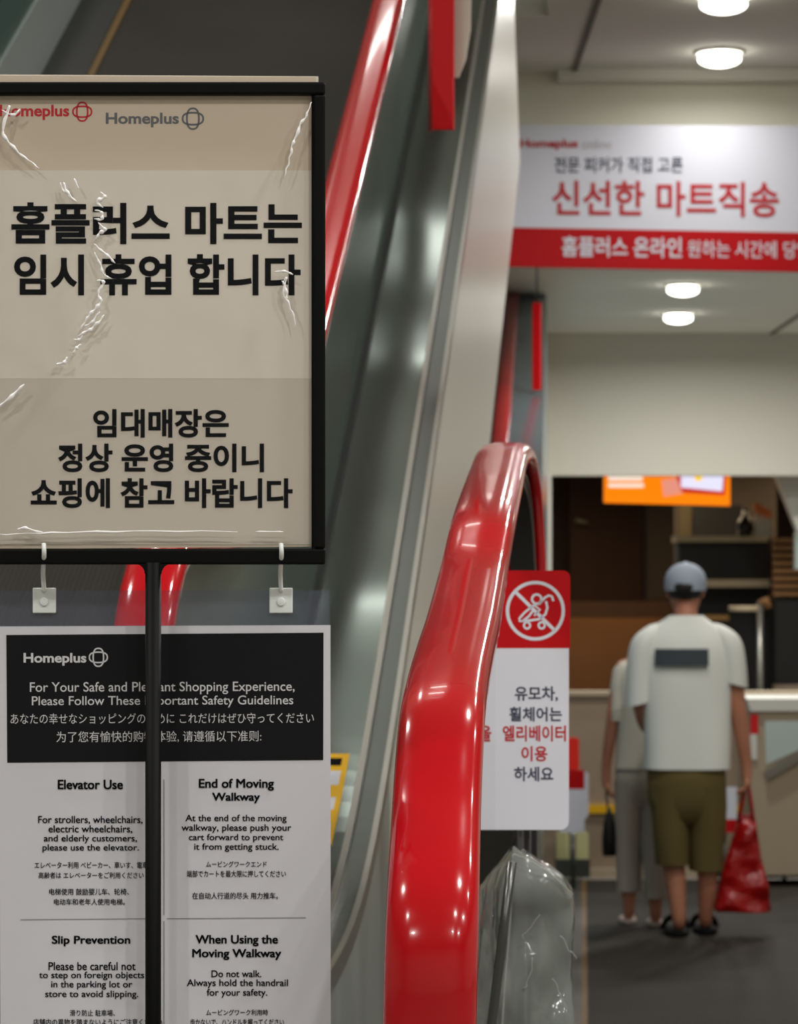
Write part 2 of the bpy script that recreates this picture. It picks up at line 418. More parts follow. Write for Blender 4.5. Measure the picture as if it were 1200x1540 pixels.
def stripA(x0, x1, z0, z1, ds=DS, g=None):
    """long member between lateral offsets x0..x1 and heights z0..z1 below the handrail"""
    g = g or Geo()
    def lim(p): return Vector((p.x, p.y, max(p.z, LAND+.001)))
    return g.loft([[lim(A(x0, d, z0)), lim(A(x1, d, z0)), lim(A(x1, d, z1)), lim(A(x0, d, z1))] for d in ds], True, False)
DP = DS[2:]
obj('balustrade_panel', stripA(-.712, -.688, -.645, -.02, DP), M['steel_panel'], wa)
obj('newel_panel', Geo().prism([Vector((-.690+K*(4.02+.25*math.cos(math.radians(a))), 4.02+.25*math.cos(math.radians(a)), EYE+.056-.27+.25*math.sin(math.radians(a)))) for a in range(90, 271, 12)], -LATA*.02), M['steel_panel'], wa)
obj('joint_seal', stripA(-.69, -.676, -.653, -.63), M['joint'], wa)
obj('outer_deck', stripA(-.688, -.533, -.67, -.65), M['steel_deck'], wa)
obj('deck_bead', stripA(-.539, -.527, -.67, -.640), M['steel_trim'], wa)
obj('deck_channel', stripA(-.527, -.492, -.68, -.660), M['steel_dark'], wa)
obj('edge_trim', stripA(-.494, -.484, -.68, -.645), M['steel_trim'], wa)
# side cladding: vertical glossy panel below the deck edge
g = Geo(); rings = []
dsc = frange(3.95, 9.95, 121)
for d in [q for q in dsc if q > 5.33]:
    zb = max(A(0, d, -.66-1.17).z, LAND)
    zt = A(0, d, -.672).z
    rings.append([Vector((-.490+K*d, d, zt)), Vector((-.490+K*d, d, zb)), Vector((-.510+K*d, d, zb)), Vector((-.510+K*d, d, zt))])
d = 10.62; zb = A(0, d, -.66-1.17).z
rings.append([Vector((-.490+K*d, d, zb+.02)), Vector((-.490+K*d, d, zb)), Vector((-.510+K*d, d, zb)), Vector((-.510+K*d, d, zb+.02))])
obj('side_cladding', g.loft(rings, True, False), M['cladding'], wa)
g = Geo()
obj('foot_panel', g.loft([[Vector((-.490+K*d, d, A(0, d, -.672).z)), Vector((-.490+K*d, d, LAND)), Vector((-.510+K*d, d, LAND)), Vector((-.510+K*d, d, A(0, d, -.672).z))] for d in dsc if d < 5.34]+[[Vector((-.490+K*5.345, 5.345, A(0, 5.345, -.672).z)), Vector((-.490+K*5.345, 5.345, LAND)), Vector((-.510+K*5.345, 5.345, LAND)), Vector((-.510+K*5.345, 5.345, A(0, 5.345, -.672).z))]], True, False), mat('steel_foot', (165, 172, 168), .28, metal=.5, detail=.5, bump=(.15, .2), vscale=1.4), wa, label='stainless lower panel')
obj('belt', stripA(-1.70, -.73, -.78, -.75, frange(3.6, 12.2, 60)), M['belt_dark'], wa)
obj('edge_line', stripA(-1.722, -1.70, -.78, -.742), M['yellow_line'], wa, label='ochre line along the belt edge')
obj('skirt', stripA(-1.86, -1.722, -.78, -.735), M['skirt'], wa)
obj('skirt', stripA(-.73, -.712, -.78, -.64), M['skirt'], wa)
obj('inner_panel', stripA(-1.88, -1.86, -.76, -.49), mat('steel_pale', (214, 224, 226), .3, metal=.3), wa)
obj('glass_panel', stripA(-1.875, -1.865, -.49, -.02), M['glass_green'], wa)
obj('outer_deck', stripA(-2.05, -1.88, -.70, -.68), M['steel_deck'], wa)
obj('side_cladding', stripA(-2.07, -2.05, -1.85, -.68), M['cladding'], wa)
obj('underside', stripA(-2.05, -.51, -1.83, -1.81, frange(5.2, 10.0, 40)), M['steel_dark'], wa)
obj('comb_plate', stripA(-1.72, -.73, -.78, -.748, frange(3.3, 3.6, 3)), M['steel_trim'], wa)
# warning sticker on the deck
stk = thing('warning_sticker', 'yellow warning sticker on the stainless deck, right of the hanging notice', 'sticker', A(-.6, 5.1, -.649))
def deckpoly(x0, x1, d0, d1, lift):
    g = Geo(); ds = frange(d0, d1, 8)
    return g.loft([[A(x0, d, -.65, lift-.0004), A(x1, d, -.65, lift-.0004), A(x1, d, -.65, lift), A(x0, d, -.65, lift)] for d in ds], True, False)
obj('backing', deckpoly(-.65, -.560, 5.0, 5.30, .002), M['yellow'], stk)
for d0, d1 in ((5.20, 5.245), (5.12, 5.16), (5.05, 5.075)):
    obj('text_block', deckpoly(-.60, -.570, d0, d1, .0026), M['white_sheet'], stk)
obj('text_block', deckpoly(-.60, -.572, 5.262, 5.285, .0026), M['ink'], stk)

# ------------------------------------------------------------------ red hanging guards
hg = thing('hanging_guard', 'wide red plastic guard strip hanging over the stainless deck at the top edge', 'guard', P(664, 195, 600))
pl = Plane(664, 100, 600, -14)
obj('guard_strip', pl.rect(650, -190, 682, 195, -.012, 0), M['red_plastic'], hg, bevel=.002)
obj('guard_flange', Geo().prism([pl.at(650, -190), pl.at(650, 195), pl.at(648, 195)+Vector((-.006, .05, 0)), pl.at(648, -190)+Vector((-.006, .05, 0))], (.004, 0, 0)), M['red_plastic'], hg)
obj('backing_plate', pl.poly([(676, -190), (706, -190), (701, 40), (694, 85), (683, 112), (676, 112)], -.05, -.042), M['cream_paper'], hg, label='cream backing plate')  # plain cream plate behind the strip, off to its right
hg2 = thing('hanging_guard', 'small distant red guard strip hanging left of the pale back wall', 'guard', P(807, 585, 280))
pl = Plane(807, 520, 280, -10)
obj('guard_strip', pl.rect(800.5, 455, 813.5, 587, -.02, 0), M['red_plastic'], hg2, bevel=.003)
obj('hanger_rod', Geo().tube([pl.at(807, 456, -.01), pl.at(807, 362, -.01)], .006), M['steel_dark'], hg2)
# small camera on the far side wall
cc = thing('security_camera', 'small dark camera under the ceiling below the red banner left end', 'camera', P(820, 432, 232))
obj('camera_body', Geo().tube([P(816, 432, 232), P(828, 430, 232)+Vector((0, -.12, 0))], .028, 12), M['dark'], cc)
obj('mount', Geo().tube([P(817, 432, 232), P(820, 424, 232), P(820, 400, 232)], .012, 8), M['dark'], cc)

# ------------------------------------------------------------------ near newel handrail (B)
wb = thing('moving_walkway', 'near moving walkway with big glossy red handrail nose in the foreground and dark grooved belt', 'moving walkway', (.2, 3.2, LAND))
KB = .0654; LATB = Vector((1, -KB, 0)).normalized()
bpts = [(672, 2350, 1330), (664, 2330, 1420), (655, 2200, 1530), (649, 2030, 1620), (646, 1850, 1680), (645, 1690, 1715), (646, 1540, 1725), (650.5, 1368, 1712), (656.5, 1213, 1637), (663.5, 1096, 1587), (671, 1037, 1525), (684.5, 979, 1437), (695, 940, 1375), (712, 860, 1250), (725.5, 793, 1187), (738.5, 743, 1087), (748, 709, 1000), (754, 690, 950), (763, 683, 905), (771, 692, 880), (777, 715, 865), (781, 750, 855), (784, 795, 848), (787, 860, 843), (788, 950, 840), (789, 1060, 838), (790, 1250, 836), (791, 1500, 834)]
bpath = catmull([P(*p) for p in bpts], 7)
bpath = [Vector((p.x, p.y, max(p.z, LAND))) for p in bpath]
obj('handrail', Geo().sweep(bpath[:-14], HRPROF, LATB), M['red_rubber'], wb)
gprof = [(-.021, -.05), (.021, -.05), (.021, -.007), (-.021, -.007)]
obj('handrail_guide', Geo().sweep(bpath, gprof, LATB, smooth=False), M['black_rubber'], wb, label='black guide under the red handrail')
gl = [(.0215, -.032), (.0235, -.032), (.0235, -.026), (.0215, -.026)]
obj('guide_trim', Geo().sweep(bpath, gl, LATB, smooth=False), M['steel_trim'], wb)
# base that carries the rail
g = Geo().prism([Vector((-.136+KB*d, d, LAND)) for d in (2.5, 2.5, 5.25, 5.25)], (0, 0, 0.0)) if False else Geo()
lo = [Vector((-.136+KB*d+o, d, LAND)) for d, o in ((2.95, -.07), (2.95, .07), (5.2, .07), (5.2, -.07))]
obj('base_deck', Geo().prism(lo, (0, 0, .16)), M['steel_dark'], wb, bevel=.01)
# belt: slopes down, then level through the hall
bd = [(5.25, LAND+.004), (10, .004), (15.6, .004)]
def beltrow(x0, x1, lift, thick=.02):
    g = Geo()
    rows = []
    for d, z in bd:
        rows.append([Vector((x0(d), d, z+lift)), Vector((x1(d), d, z+lift)), Vector((x1(d), d, z+lift-thick)), Vector((x0(d), d, z+lift-thick))])
    return g.loft(rows, True, False)
xs = lambda d: .675+.0643*(d-10.5)
obj('belt', beltrow(lambda d: xs(d)+.0, lambda d: 4.2, 0), M['belt_hall'], wb)
obj('edge_line', beltrow(lambda d: xs(d)-.005, lambda d: xs(d)+.018, .002), M['yellow_line'], wb, label='ochre line along the belt edge')
obj('skirt', beltrow(lambda d: xs(d)-.10, lambda d: xs(d)-.005, .004), M['skirt'], wb)

# ------------------------------------------------------------------ far climbing rail seen past the cladding
wc = thing('moving_walkway', 'distant thin red handrail with blue steel side below the left end of the banner', 'moving walkway', P(760, 880, 360))
p0, p1 = P(750, 680, 307), P(773.5, 405, 226); dirc = (p1-p0)
def Cc(t, dx=0, dz=0): return p0+dirc*t+Vector((dx, 0, dz))
LATC = Vector((dirc.y, -dirc.x, 0)).normalized()
cp = [(-.044, -.012), (.044, -.012), (.044, .01), (.03, .02), (-.03, .02), (-.044, .01)]
obj('handrail', Geo().sweep([Cc(t) for t in (-.55, 0, .5, 1, 1.32)], cp, LATC), M['red_rubber'], wc)
obj('side_panel', Geo().loft([[Cc(t, .04, -.01), Cc(t, .20, -.02), Cc(t, .20, -.05), Cc(t, .04, -.04)] for t in frange(-.55, 1.32, 10)], True, False), M['blue_steel'], wc)
obj('truss_panel', Geo().loft([[Cc(t, .20, -.02), Cc(t, .215, -.02), Vector((Cc(t, .215).x, Cc(t).y, 0)), Vector((Cc(t, .20).x, Cc(t).y, 0))] for t in frange(-.55, 1.32, 10)], True, False), M['blue_steel'], wc)

# ------------------------------------------------------------------ overhead banner
bn = thing('overhead_banner', 'white and red overhead shop banner on the ceiling header', 'banner', P(1000, 405, 318))
bp = Plane(770, 300, 321, 0)
bp.p = bp.p+Vector((0, -.03, 0))
bp.n = Vector((math.sin(math.radians(1.2)), -math.cos(math.radians(1.2)), 0))
def sh(x): return (x-770)*.018
g = bp.poly([(700, 187), (1420, 190), (1420, 342+sh(1420)), (700, 342+sh(700))], -.02, 0); obj('white_panel', g, M['white_print'], bn)
g = bp.poly([(700, 342+sh(700)), (1420, 342+sh(1420)), (1420, 401+sh(1420)), (700, 401+sh(700))], -.02, .001); obj('red_panel', g, M['red_print'], bn, label='red lower band')
e = .003
obj('brand_text', bp.text('Homeplus', 782, 209, 869, 226, e, .03), M['red_ink'], bn, label='small red lettering')
obj('brand_text', bp.text('online', 875, 209, 920, 224, e, .0), M['faint_ink'], bn, label='small pale lettering')
obj('slogan_text', bp.text('전문 피커가 직접 고른', 834, 236, 1027, 260, e, .012), M['ink_blue'], bn, label='dark lettering')
obj('headline_text', bp.text('신선한 마트직송', 830, 271, 1171, 324, e, .02, shear=3), M['red_ink'], bn, label='large red lettering')
obj('band_text', bp.text('홈플러스 온라인', 845, 355, 1025, 386, e, .022, shear=2), M['white_print'], bn, label='white lettering on red')
obj('band_text', bp.text('원하는 시간에 당일배송', 1034, 361, 1262, 387, e, .008, shear=3), M['white_print'], bn, label='thin white lettering on red')

# ------------------------------------------------------------------ downlights
def downlight(x, y, z, r, label, power=26):
    t = thing('downlight', label, 'ceiling light', (x, y, z), 'recessed ceiling downlights')
    g = Geo(); n = 32
    ro = [[Vector((x+rr*math.cos(2*math.pi*k/n), y+rr*math.sin(2*math.pi*k/n), zz)) for k in range(n)] for rr, zz in ((r*1.18, z+.001), (r*1.16, z-.012), (r*1.0, z-.014), (r*.98, z+.001))]
    obj('trim_ring', g.loft(ro, False), M['ring'], t)
    obj('lens', Geo().ell((x, y, z-.036), (r, r, .036), 32, 12), M['lens'], t)
    l = lamp(x, y, z-.07, power, r*1.8)
def ceil_at(px, py, z):     # point of a ceiling plane seen at a pixel
    s = (HZ-py)/(z-EYE); return (px-600)/s, F/s
for px, py, z, r, lb in ((1082, 77, CZ1, .098, 'largest round downlight, on the near ceiling above the red and white banner'),
                         (1088, -6, CZ1, .098, 'round downlight cut by the top edge, on the near ceiling'),
                         (1027, 428, CZ2, .098, 'round downlight just below the red banner band'),
                         (1020, 471, CZ2, .098, 'round downlight nearest the pale back wall, lower of two')):
    x, y = ceil_at(px, py, z); downlight(x, y, z, r, lb, 5 if z == CZ1 else 22)

# ------------------------------------------------------------------ stroller sign folded onto the rail
sp = Plane(801, 1050, 1030, 2)
ss = thing('stroller_sign', 'near red and white no-stroller sign just right of the foreground red handrail', 'sign', P(790, 1660, 1010))
obj('header_panel', sp.rrect(745, 858, 857.5, 975, 11, -.003, 0, (0, 1, 0, 0)), M['red_print'], ss, label='red panel with pictogram')
obj('text_panel', sp.rrect(745, 975, 855.5, 1248, 13, -.003, 0, (0, 0, 1, 0)), M['white_print'], ss, label='white panel')
sp2 = Plane(745, 1050, sp.p.y and F/sp.at(745, 1050).y, -9)
obj('folded_panel', sp2.rect(706, 975, 745, 1248, -.003, 0), M['white_print'], ss, label='white side panel half hidden by the handrail')
obj('lettering', sp2.text('을', 718, 1091, 739, 1115, .0006, .022), M['red_ink'], ss, label='red lettering cut by the handrail')
e = .0006
g = sp.circle(805, 918.5, 42, 42.5, 5, e)
sp.stroke([(776, 891), (834, 948)], 5, e, g=g)
sp.circle(807, 901, 7, 7, 3.6, e, g)
sp.stroke([(810, 909), (819, 899), (825, 895.5), (830, 897), (832, 904)], 3.6, e, g=g)
sp.stroke([(821, 904), (823, 914), (820, 924), (811, 931), (798, 933), (785, 934)], 3.6, e, g=g)
sp.stroke([(803, 910), (789, 921), (781, 930), (781, 934), (786, 934), (795, 927), (801, 919)], 3.4, e, g=g)
sp.stroke([(803, 910), (812, 917), (803, 926)], 3.2, e, g=g)
for cx in (792.5, 814.5): sp.circle(cx, 940.5, 4.6, 4.8, 3.2, e, g)
obj('pictogram', g, M['white_print'], ss, label='white crossed-out stroller in a circle')
for tx, b, mm in (('유모차,', (774, 1032, 839, 1055), 'ink_blue'), ('휠체어는', (766, 1063, 845, 1085), 'ink_blue'), ('엘리베이터', (756, 1091, 851, 1115), 'red_ink'), ('이용', (784, 1122, 823, 1145), 'red_ink'), ('하세요', (773, 1153, 832, 1175), 'ink_blue')):
    obj('lettering', sp.text(tx, *b, e, .022), M[mm], ss)
for px in (784, 797):
    a = sp.at(px, 1240, -.012); obj('post', Geo().tube([a, Vector((a.x, a.y, LAND))], .0055 if px < 790 else .003, 10), M['dark'], ss)

# ------------------------------------------------------------------ post wrapped in clear plastic
cv = thing('wrapped_post', 'short steel post wrapped in crumpled clear plastic, below the near stroller sign', 'post', P(790, 1700, 1120))
def Q(px, py, s): return P(px, py, s)
g = Geo(); rows = []
def bagrow(y, li, rj, ri, back):
    # left-back, ridge, right-front, right-back, rear
    return [P(li[0], y+li[1], 1000), P(rj[0], y+rj[1], 1130), P(ri[0], y+ri[1], 1120), P(ri[0]-4, y+ri[1]-10, 1010), P(back, y-14, 985)]
spec = [(1280, (764, 4), (771, -2), (786, 4), 776), (1292, (748, 10), (771, 2), (815, 12), 776), (1312, (728, 6), (771, 0), (850, 14), 780), (1332, (717, 4), (769, 0), (863, 16), 780), (1360, (716, 0), (768, 0), (864, 6), 780), (1420, (714, 0), (764, 0), (862, 0), 780), (1480, (712, 0), (758, 0), (861, 0), 780), (1560, (710, 0), (752, 0), (858, 0), 780), (1660, (708, 0), (748, 0), (856, 0), 780)]
rings = []
for y, li, rj, ri, bk in spec:
    c = bagrow(y, li, rj, ri, bk); ring = []
    for i in range(5):
        a, b = c[i], c[(i+1) % 5]
        for k in range(8):
            p = a.lerp(b, k/8); ring.append(p)
    rings.append(ring)
fine = []
for i in range(len(rings)-1):
    for k in range(5):
        t = k/5; fine.append([a.lerp(b, t) for a, b in zip(rings[i], rings[i+1])])
fine.append(rings[-1])
for r in fine:
    for p in r:
        nv = noise.noise_vector(p*Vector((1, 1, .6)).length*0+Vector((p.x*22, p.y*6, p.z*14)))
        nv2 = noise.noise_vector(Vector((p.x*60, p.y*12, p.z*40)))
        p += Vector((nv.x*.006+nv2.x*.002, nv.y*.02, nv.z*.008+nv2.z*.002))
obj('plastic_cover', Geo().loft(fine, False), M['bag_film'], cv, label='crumpled clear plastic cover')
g = Geo()
random.seed(3)
for k in range(4):
    y = 1375+32*k; x = (812, 842, 800, 830)[k]; pts = []
    for j in range(7): pts.append(P(x, y, 1128)+Vector((0, -.004, 0))); x += random.uniform(-3, 9) if k % 2 else random.uniform(-9, 3); y += random.uniform(2, 11)
    obj('film_fold', Geo().tube(catmull(pts, 3), .0008, 5), M['bag_crease'], cv)
pts = [P(771, 1284, 1134), P(800, 1296, 1130), P(830, 1316, 1128), P(862, 1346, 1122)]
obj('film_fold', Geo().tube(catmull(pts, 5), .0013, 6), M['bag_crease'], cv)
pts = [P(771, 1284, 1136), P(770, 1330, 1135), P(766, 1400, 1135), P(758, 1500, 1135), P(750, 1640, 1135)]
obj('film_fold', Geo().tube(catmull(pts, 5), .0013, 6), M['bag_crease'], cv)
a, b = P(770, 1296, 1185), P(737, 1560, 1185)
obj('post', Geo().tube([a, a.lerp(b, .5), b, Vector((b.x-.01, b.y, LAND))], .0062, 12), mat('pole_steel', (86, 88, 86), .25, metal=.8), cv)
obj('base_plate', Geo().disc((b.x-.01, b.y), .04, LAND, LAND+.012), M['steel_dark'], cv)

# ------------------------------------------------------------------ black sign stand with notices
YAW = 3.4
sg = Plane(230, 480, 1625, YAW)
st = thing('sign_stand', 'black metal sign stand with square frame and thin post, in the left foreground', 'sign stand', Vector((sg.at(230, 900).x, sg.at(230, 900).y, LAND)))
def fy(x, y):      # rows fall or rise slightly with the turn of the stand (already in the plane); identity here
    return y
ft = .0065
g = Geo()
X0, X1, Y0, Y1 = -36, 489, 123, 849
for (a, b, c, d) in ((X0, Y0+2, X1, Y0+21), (X0, Y1-24, X1, Y1)):
    sg.rect(a, b, c, d, -.008, .008, g)
for (a, b, c, d) in ((X1-18, Y0+21, X1, Y1-24), (X0, Y0+21, X0+18, Y1-24)):
    sg.rect(a, b, c, d, -.008, .008, g)
obj('frame', g, M['black_metal'], st, bevel=.0022)
g = sg.rect(X1-20.5, Y0+19, X1-18, Y1-22, -.004, .004); obj('frame_lip', g, M['black_metal'], st)
pa = sg.at(230.5, 846); pr = 12/1625
obj('post', Geo().tube([pa+sg.n*.004, Vector((pa.x, pa.y, LAND+.01))+sg.n*.004], pr, 20), M['black_metal'], st)
# flared collar where post meets frame
g = sg.poly([(203, 848)]+[(203+15*math.sin(math.radians(t)), 863-15*math.cos(math.radians(t))) for t in range(0, 91, 15)]+[(243+15*(1-math.cos(math.radians(t))), 863-15*math.sin(math.radians(t))) for t in range(0, 91, 15)][0:]+[(258, 848)], -.005, .009)
obj('collar', g, M['black_metal'], st)
obj('base', Geo().disc((pa.x, pa.y), .17, LAND, LAND+.012, 40), M['black_metal'], st, bevel=.003)

# paper notice in the frame
pn = thing('paper_notice', 'tan paper closure notice with large black Korean lettering inside the black frame', 'notice', sg.at(218, 820, -.004))
obj('backing_sheet', sg.poly([(-30, 113), (475, 115), (475, 124), (471.5, 124), (471.5, 822), (-30, 826)], -.0040, -.0020), M['tan_paper'], pn)
obj('spare_sheet', sg.poly([(-30, 110.5), (479, 113.5), (479, 150), (-30, 150)], -.0060, -.0045), M['cream_paper'], pn, label='pale sheet edge above the frame')
obj('front_sheet', sg.rect(-28, 256, 470, 569, -.0020, -.0014), M['cream_paper'], pn, label='lighter sheet across the middle')
obj('lower_sheet', sg.rect(-28, 569, 470, 819, -.0020, -.0015), M['grey_paper'], pn)
e = -.0010
obj('brand_text', sg.text('Homeplus', 159, 169, 269, 191, -.0018, .028), M['grey_ink'], pn, label='grey brand lettering')
obj('brand_mark', sg.logo(290, 178, 15.5, 2.8, -.0018), M['grey_ink'], pn, label='grey mark of two interlocking loops')
obj('brand_text', sg.text('Homeplus', -1, 157, 104, 180, -.0018, .028), M['red_ink'], pn, label='red brand lettering')
obj('brand_mark', sg.logo(123.5, 167.5, 14, 2.6, -.0018), M['red_ink'], pn, label='red mark of two interlocking loops')
for tx, b in (('홈플러스 마트는', (17, 304, 454, 367)), ('임시 휴업 합니다', (21, 382, 452, 444))):
    obj('headline_text', sg.text(tx, *b, e, .03), M['ink'], pn)
for tx, b in (('임대매장은', (140, 615, 344, 658)), ('정상 운영 중이니', (87, 667, 397, 710)), ('쇼핑에 참고 바랍니다', (46, 719, 440, 764))):
    obj('body_text', sg.text(tx, *b, e, .03), M['ink'], pn)
# wavy clear film over the paper
g = Geo(); nx, ny = 36, 50; rows = []
for j in range(ny+1):
    row = []
    for i in range(nx+1):
        x = -28+498*i/nx; y = 147+674*j/ny
        ed = min(1, min(x+28, 470-x, y-147, 821-y)/60)
        nz = noise.noise(Vector((x*.011, y*.006, 3)))*.006+noise.noise(Vector((x*.03+y*.01, y*.022, 9)))*.0022
        row.append(sg.at(x, y, .0015+max(-.0006, .0022+nz)*ed))
    rows.append(row)
obj('plastic_film', g.loft(rows, False, True, False), M['film'], pn, label='clear plastic film')
crease_glints = [([(8, 172), (16, 160), (5, 198), (18, 220), (38, 238), (60, 255)], 1.5), ([(97, 275), (102, 292), (116, 305)], 1.6), ([(112, 270), (119, 286)], 1.1), ([(92, 276), (97, 290), (106, 300)], .8),
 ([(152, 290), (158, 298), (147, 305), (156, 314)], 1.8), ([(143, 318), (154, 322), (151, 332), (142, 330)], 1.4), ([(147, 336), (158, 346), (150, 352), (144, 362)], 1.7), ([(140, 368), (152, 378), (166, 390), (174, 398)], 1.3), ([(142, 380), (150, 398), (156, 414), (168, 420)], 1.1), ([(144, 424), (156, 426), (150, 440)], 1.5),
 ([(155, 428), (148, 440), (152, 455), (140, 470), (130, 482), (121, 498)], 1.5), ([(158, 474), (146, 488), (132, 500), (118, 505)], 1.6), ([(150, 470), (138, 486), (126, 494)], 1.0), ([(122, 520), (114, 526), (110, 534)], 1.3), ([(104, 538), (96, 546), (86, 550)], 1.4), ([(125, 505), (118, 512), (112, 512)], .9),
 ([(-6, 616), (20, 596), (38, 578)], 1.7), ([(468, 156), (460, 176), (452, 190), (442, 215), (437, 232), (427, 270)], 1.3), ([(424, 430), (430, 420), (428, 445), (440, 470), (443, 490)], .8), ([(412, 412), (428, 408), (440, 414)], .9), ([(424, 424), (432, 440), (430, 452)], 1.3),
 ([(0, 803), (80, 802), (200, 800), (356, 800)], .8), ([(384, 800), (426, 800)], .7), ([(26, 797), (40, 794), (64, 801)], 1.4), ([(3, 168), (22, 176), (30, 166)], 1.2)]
for c, wd in crease_glints:  # raised white tubes along the folds stand for lamp reflections
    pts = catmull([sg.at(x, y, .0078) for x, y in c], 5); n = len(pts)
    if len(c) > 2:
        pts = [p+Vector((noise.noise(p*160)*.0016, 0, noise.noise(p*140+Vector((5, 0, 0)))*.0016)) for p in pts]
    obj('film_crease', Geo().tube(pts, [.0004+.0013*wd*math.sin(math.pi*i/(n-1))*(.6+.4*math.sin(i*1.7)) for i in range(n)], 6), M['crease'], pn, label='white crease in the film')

# hanging safety notice on clear hangers
hp = Plane(248, 1240, 1608, YAW-.8)
sn = thing('safety_notice', 'white and black safety guideline notice hanging behind the black post', 'notice', hp.at(248, 1240))
NY = 1900
obj('sheet', hp.poly([(-2, 942), (497, 940), (497.5, NY), (2, NY)], -.0012, 0), M['white_sheet'], sn)
obj('header_panel', hp.poly([(9.5, 955), (486.5, 951.5), (486, 1143), (11, 1147)], -.0002, .0004), M['black_print'], sn, label='black header panel')
obj('plastic_sleeve', hp.poly([(-12, 888), (495, 888), (496, 941), (-12, 943)], -.0012, .0), M['sleeve'], sn, label='clear plastic top of the sleeve')
e = .0008
obj('brand_text', hp.text('Homeplus', 35.5, 982, 130, 1001, e, .028), M['pale_ink'], sn)
obj('brand_mark', hp.logo(148, 988.5, 13.5, 2.2, e), M['pale_ink'], sn)
for tx, b, wgt in (('For Your Safe and Pleasant Shopping Experience,', (45, 1026, 443, 1045), .006), ('Please Follow These Important Safety Guidelines', (48, 1047, 441, 1065), .006), ('あなたの幸せなショッピングのために これだけはぜひ守ってください', (16, 1073, 472, 1089), 0), ('为了您有愉快的购物体验, 请遵循以下准则:', (85, 1100, 393, 1117), 0)):
    obj('header_text', hp.text(tx, *b, e, wgt, shear=-1.5), M['pale_ink'], sn)
for tx, b in (('Elevator Use', (87, 1172.5, 185, 1187)), ('End of Moving', (299, 1171, 412, 1189)), ('Walkway', (319, 1192, 391, 1208)), ('Slip Prevention', (78, 1407, 196, 1423)), ('When Using the', (294, 1406, 418, 1423)), ('Moving Walkway', (289, 1427, 423, 1443.5))):
    obj('heading_text', hp.text(tx, *b, e, 0, dup=.027), M['ink'], sn)
for tx, b in (('For strollers, wheelchairs,', (57.5, 1227, 214.5, 1239.5)), ('electric wheelchairs,', (73, 1241, 199, 1253.5)), ('and elderly customers,', (66, 1255.5, 206, 1268.5)), ('please use the elevator.', (64, 1269.5, 209, 1282)), ('At the end of the moving', (279, 1225, 431, 1238)), ('walkway, please push your', (273, 1239.5, 438, 1252.5)), ('cart forward to prevent', (284, 1254, 426, 1266.5)), ('it from getting stuck.', (292, 1268, 419, 1281)), ('Please be careful not', (73, 1446.5, 204, 1459)), ('to step on foreign objects', (59, 1461, 217, 1474)), ('in the parking lot or', (77, 1475, 199, 1488)), ('store to avoid slipping.', (68, 1489.5, 208, 1502.5)), ('Do not walk.', (318, 1459, 393, 1469.5)), ('Always hold the handrail', (281, 1472.5, 433, 1486)), ('for your safety.', (311, 1487, 402, 1500.5))):
    obj('paragraph_text', hp.text(tx, *b, e, 0, dup=.013), M['ink'], sn)
for tx, b in (('エレベーター利用 ベビーカー、車いす、電車', (52, 1296, 222, 1306)), ('高齢者は エレベーターをご利用ください', (58, 1311.5, 216, 1321)), ('电梯使用 鼓励婴儿车、轮椅、', (74, 1336, 194, 1346)), ('电动车和老年人使用电梯。', (81, 1351.5, 188, 1361)), ('ムービングワークエンド', (310, 1295, 401, 1304)), ('端部でカートを最大限に押してください', (281, 1309, 430, 1319)), ('在自动人行道的尽头 用力推车。', (289, 1342, 418, 1352)), ('滑り防止 駐車場、', (105, 1518.5, 173, 1528)), ('店舗内の異物を踏まないようにご注意ください', (50, 1532, 244, 1542)), ('ムービングワーク利用時', (310, 1518, 403, 1527)), ('歩かないで、ハンドルを握ってください', (286, 1532, 427, 1542))):
    obj('paragraph_text', hp.text(tx, *b, e, 0, dup=.012), M['ink'], sn)
g = hp.stroke([(31, 1383), (222, 1381.5)], .9, e); hp.stroke([(251, 1381.5), (460, 1380)], .9, e, g=g)
hp.stroke([(246.5, 1172), (246.5, 1376)], .9, e, g=g); hp.stroke([(246.5, 1385), (246.5, 1590)], .9, e, g=g)
obj('rule_line', g, M['grey_ink'], sn)
for px, lb in ((67, 'clear plastic hanger strap left of the black post'), (422.5, 'clear plastic hanger strap right of the black post')):
    t = thing('plastic_hanger', lb, 'hanger', hp.at(px, 905, .004), 'clear hangers of the notice')
    obj('strap', Geo().tube(catmull([sg.at(px, 818, .0105), sg.at(px+.5, 835, .0115), hp.at(px-1, 862, .010), hp.at(px, 890, .004)], 6), .0021, 8), M['clip_plastic'], t)
    obj('clip_tab', hp.rect(px-17.5, 884, px+17.5, 922, .0005, .0035), M['clip_plastic'], t, bevel=.001)
    c = hp.at(px, 905, .0035)
    obj('rivet', Geo().tube([c, c+hp.n*.002], .004, 14), M['clip_plastic'], t, bevel=.0006)

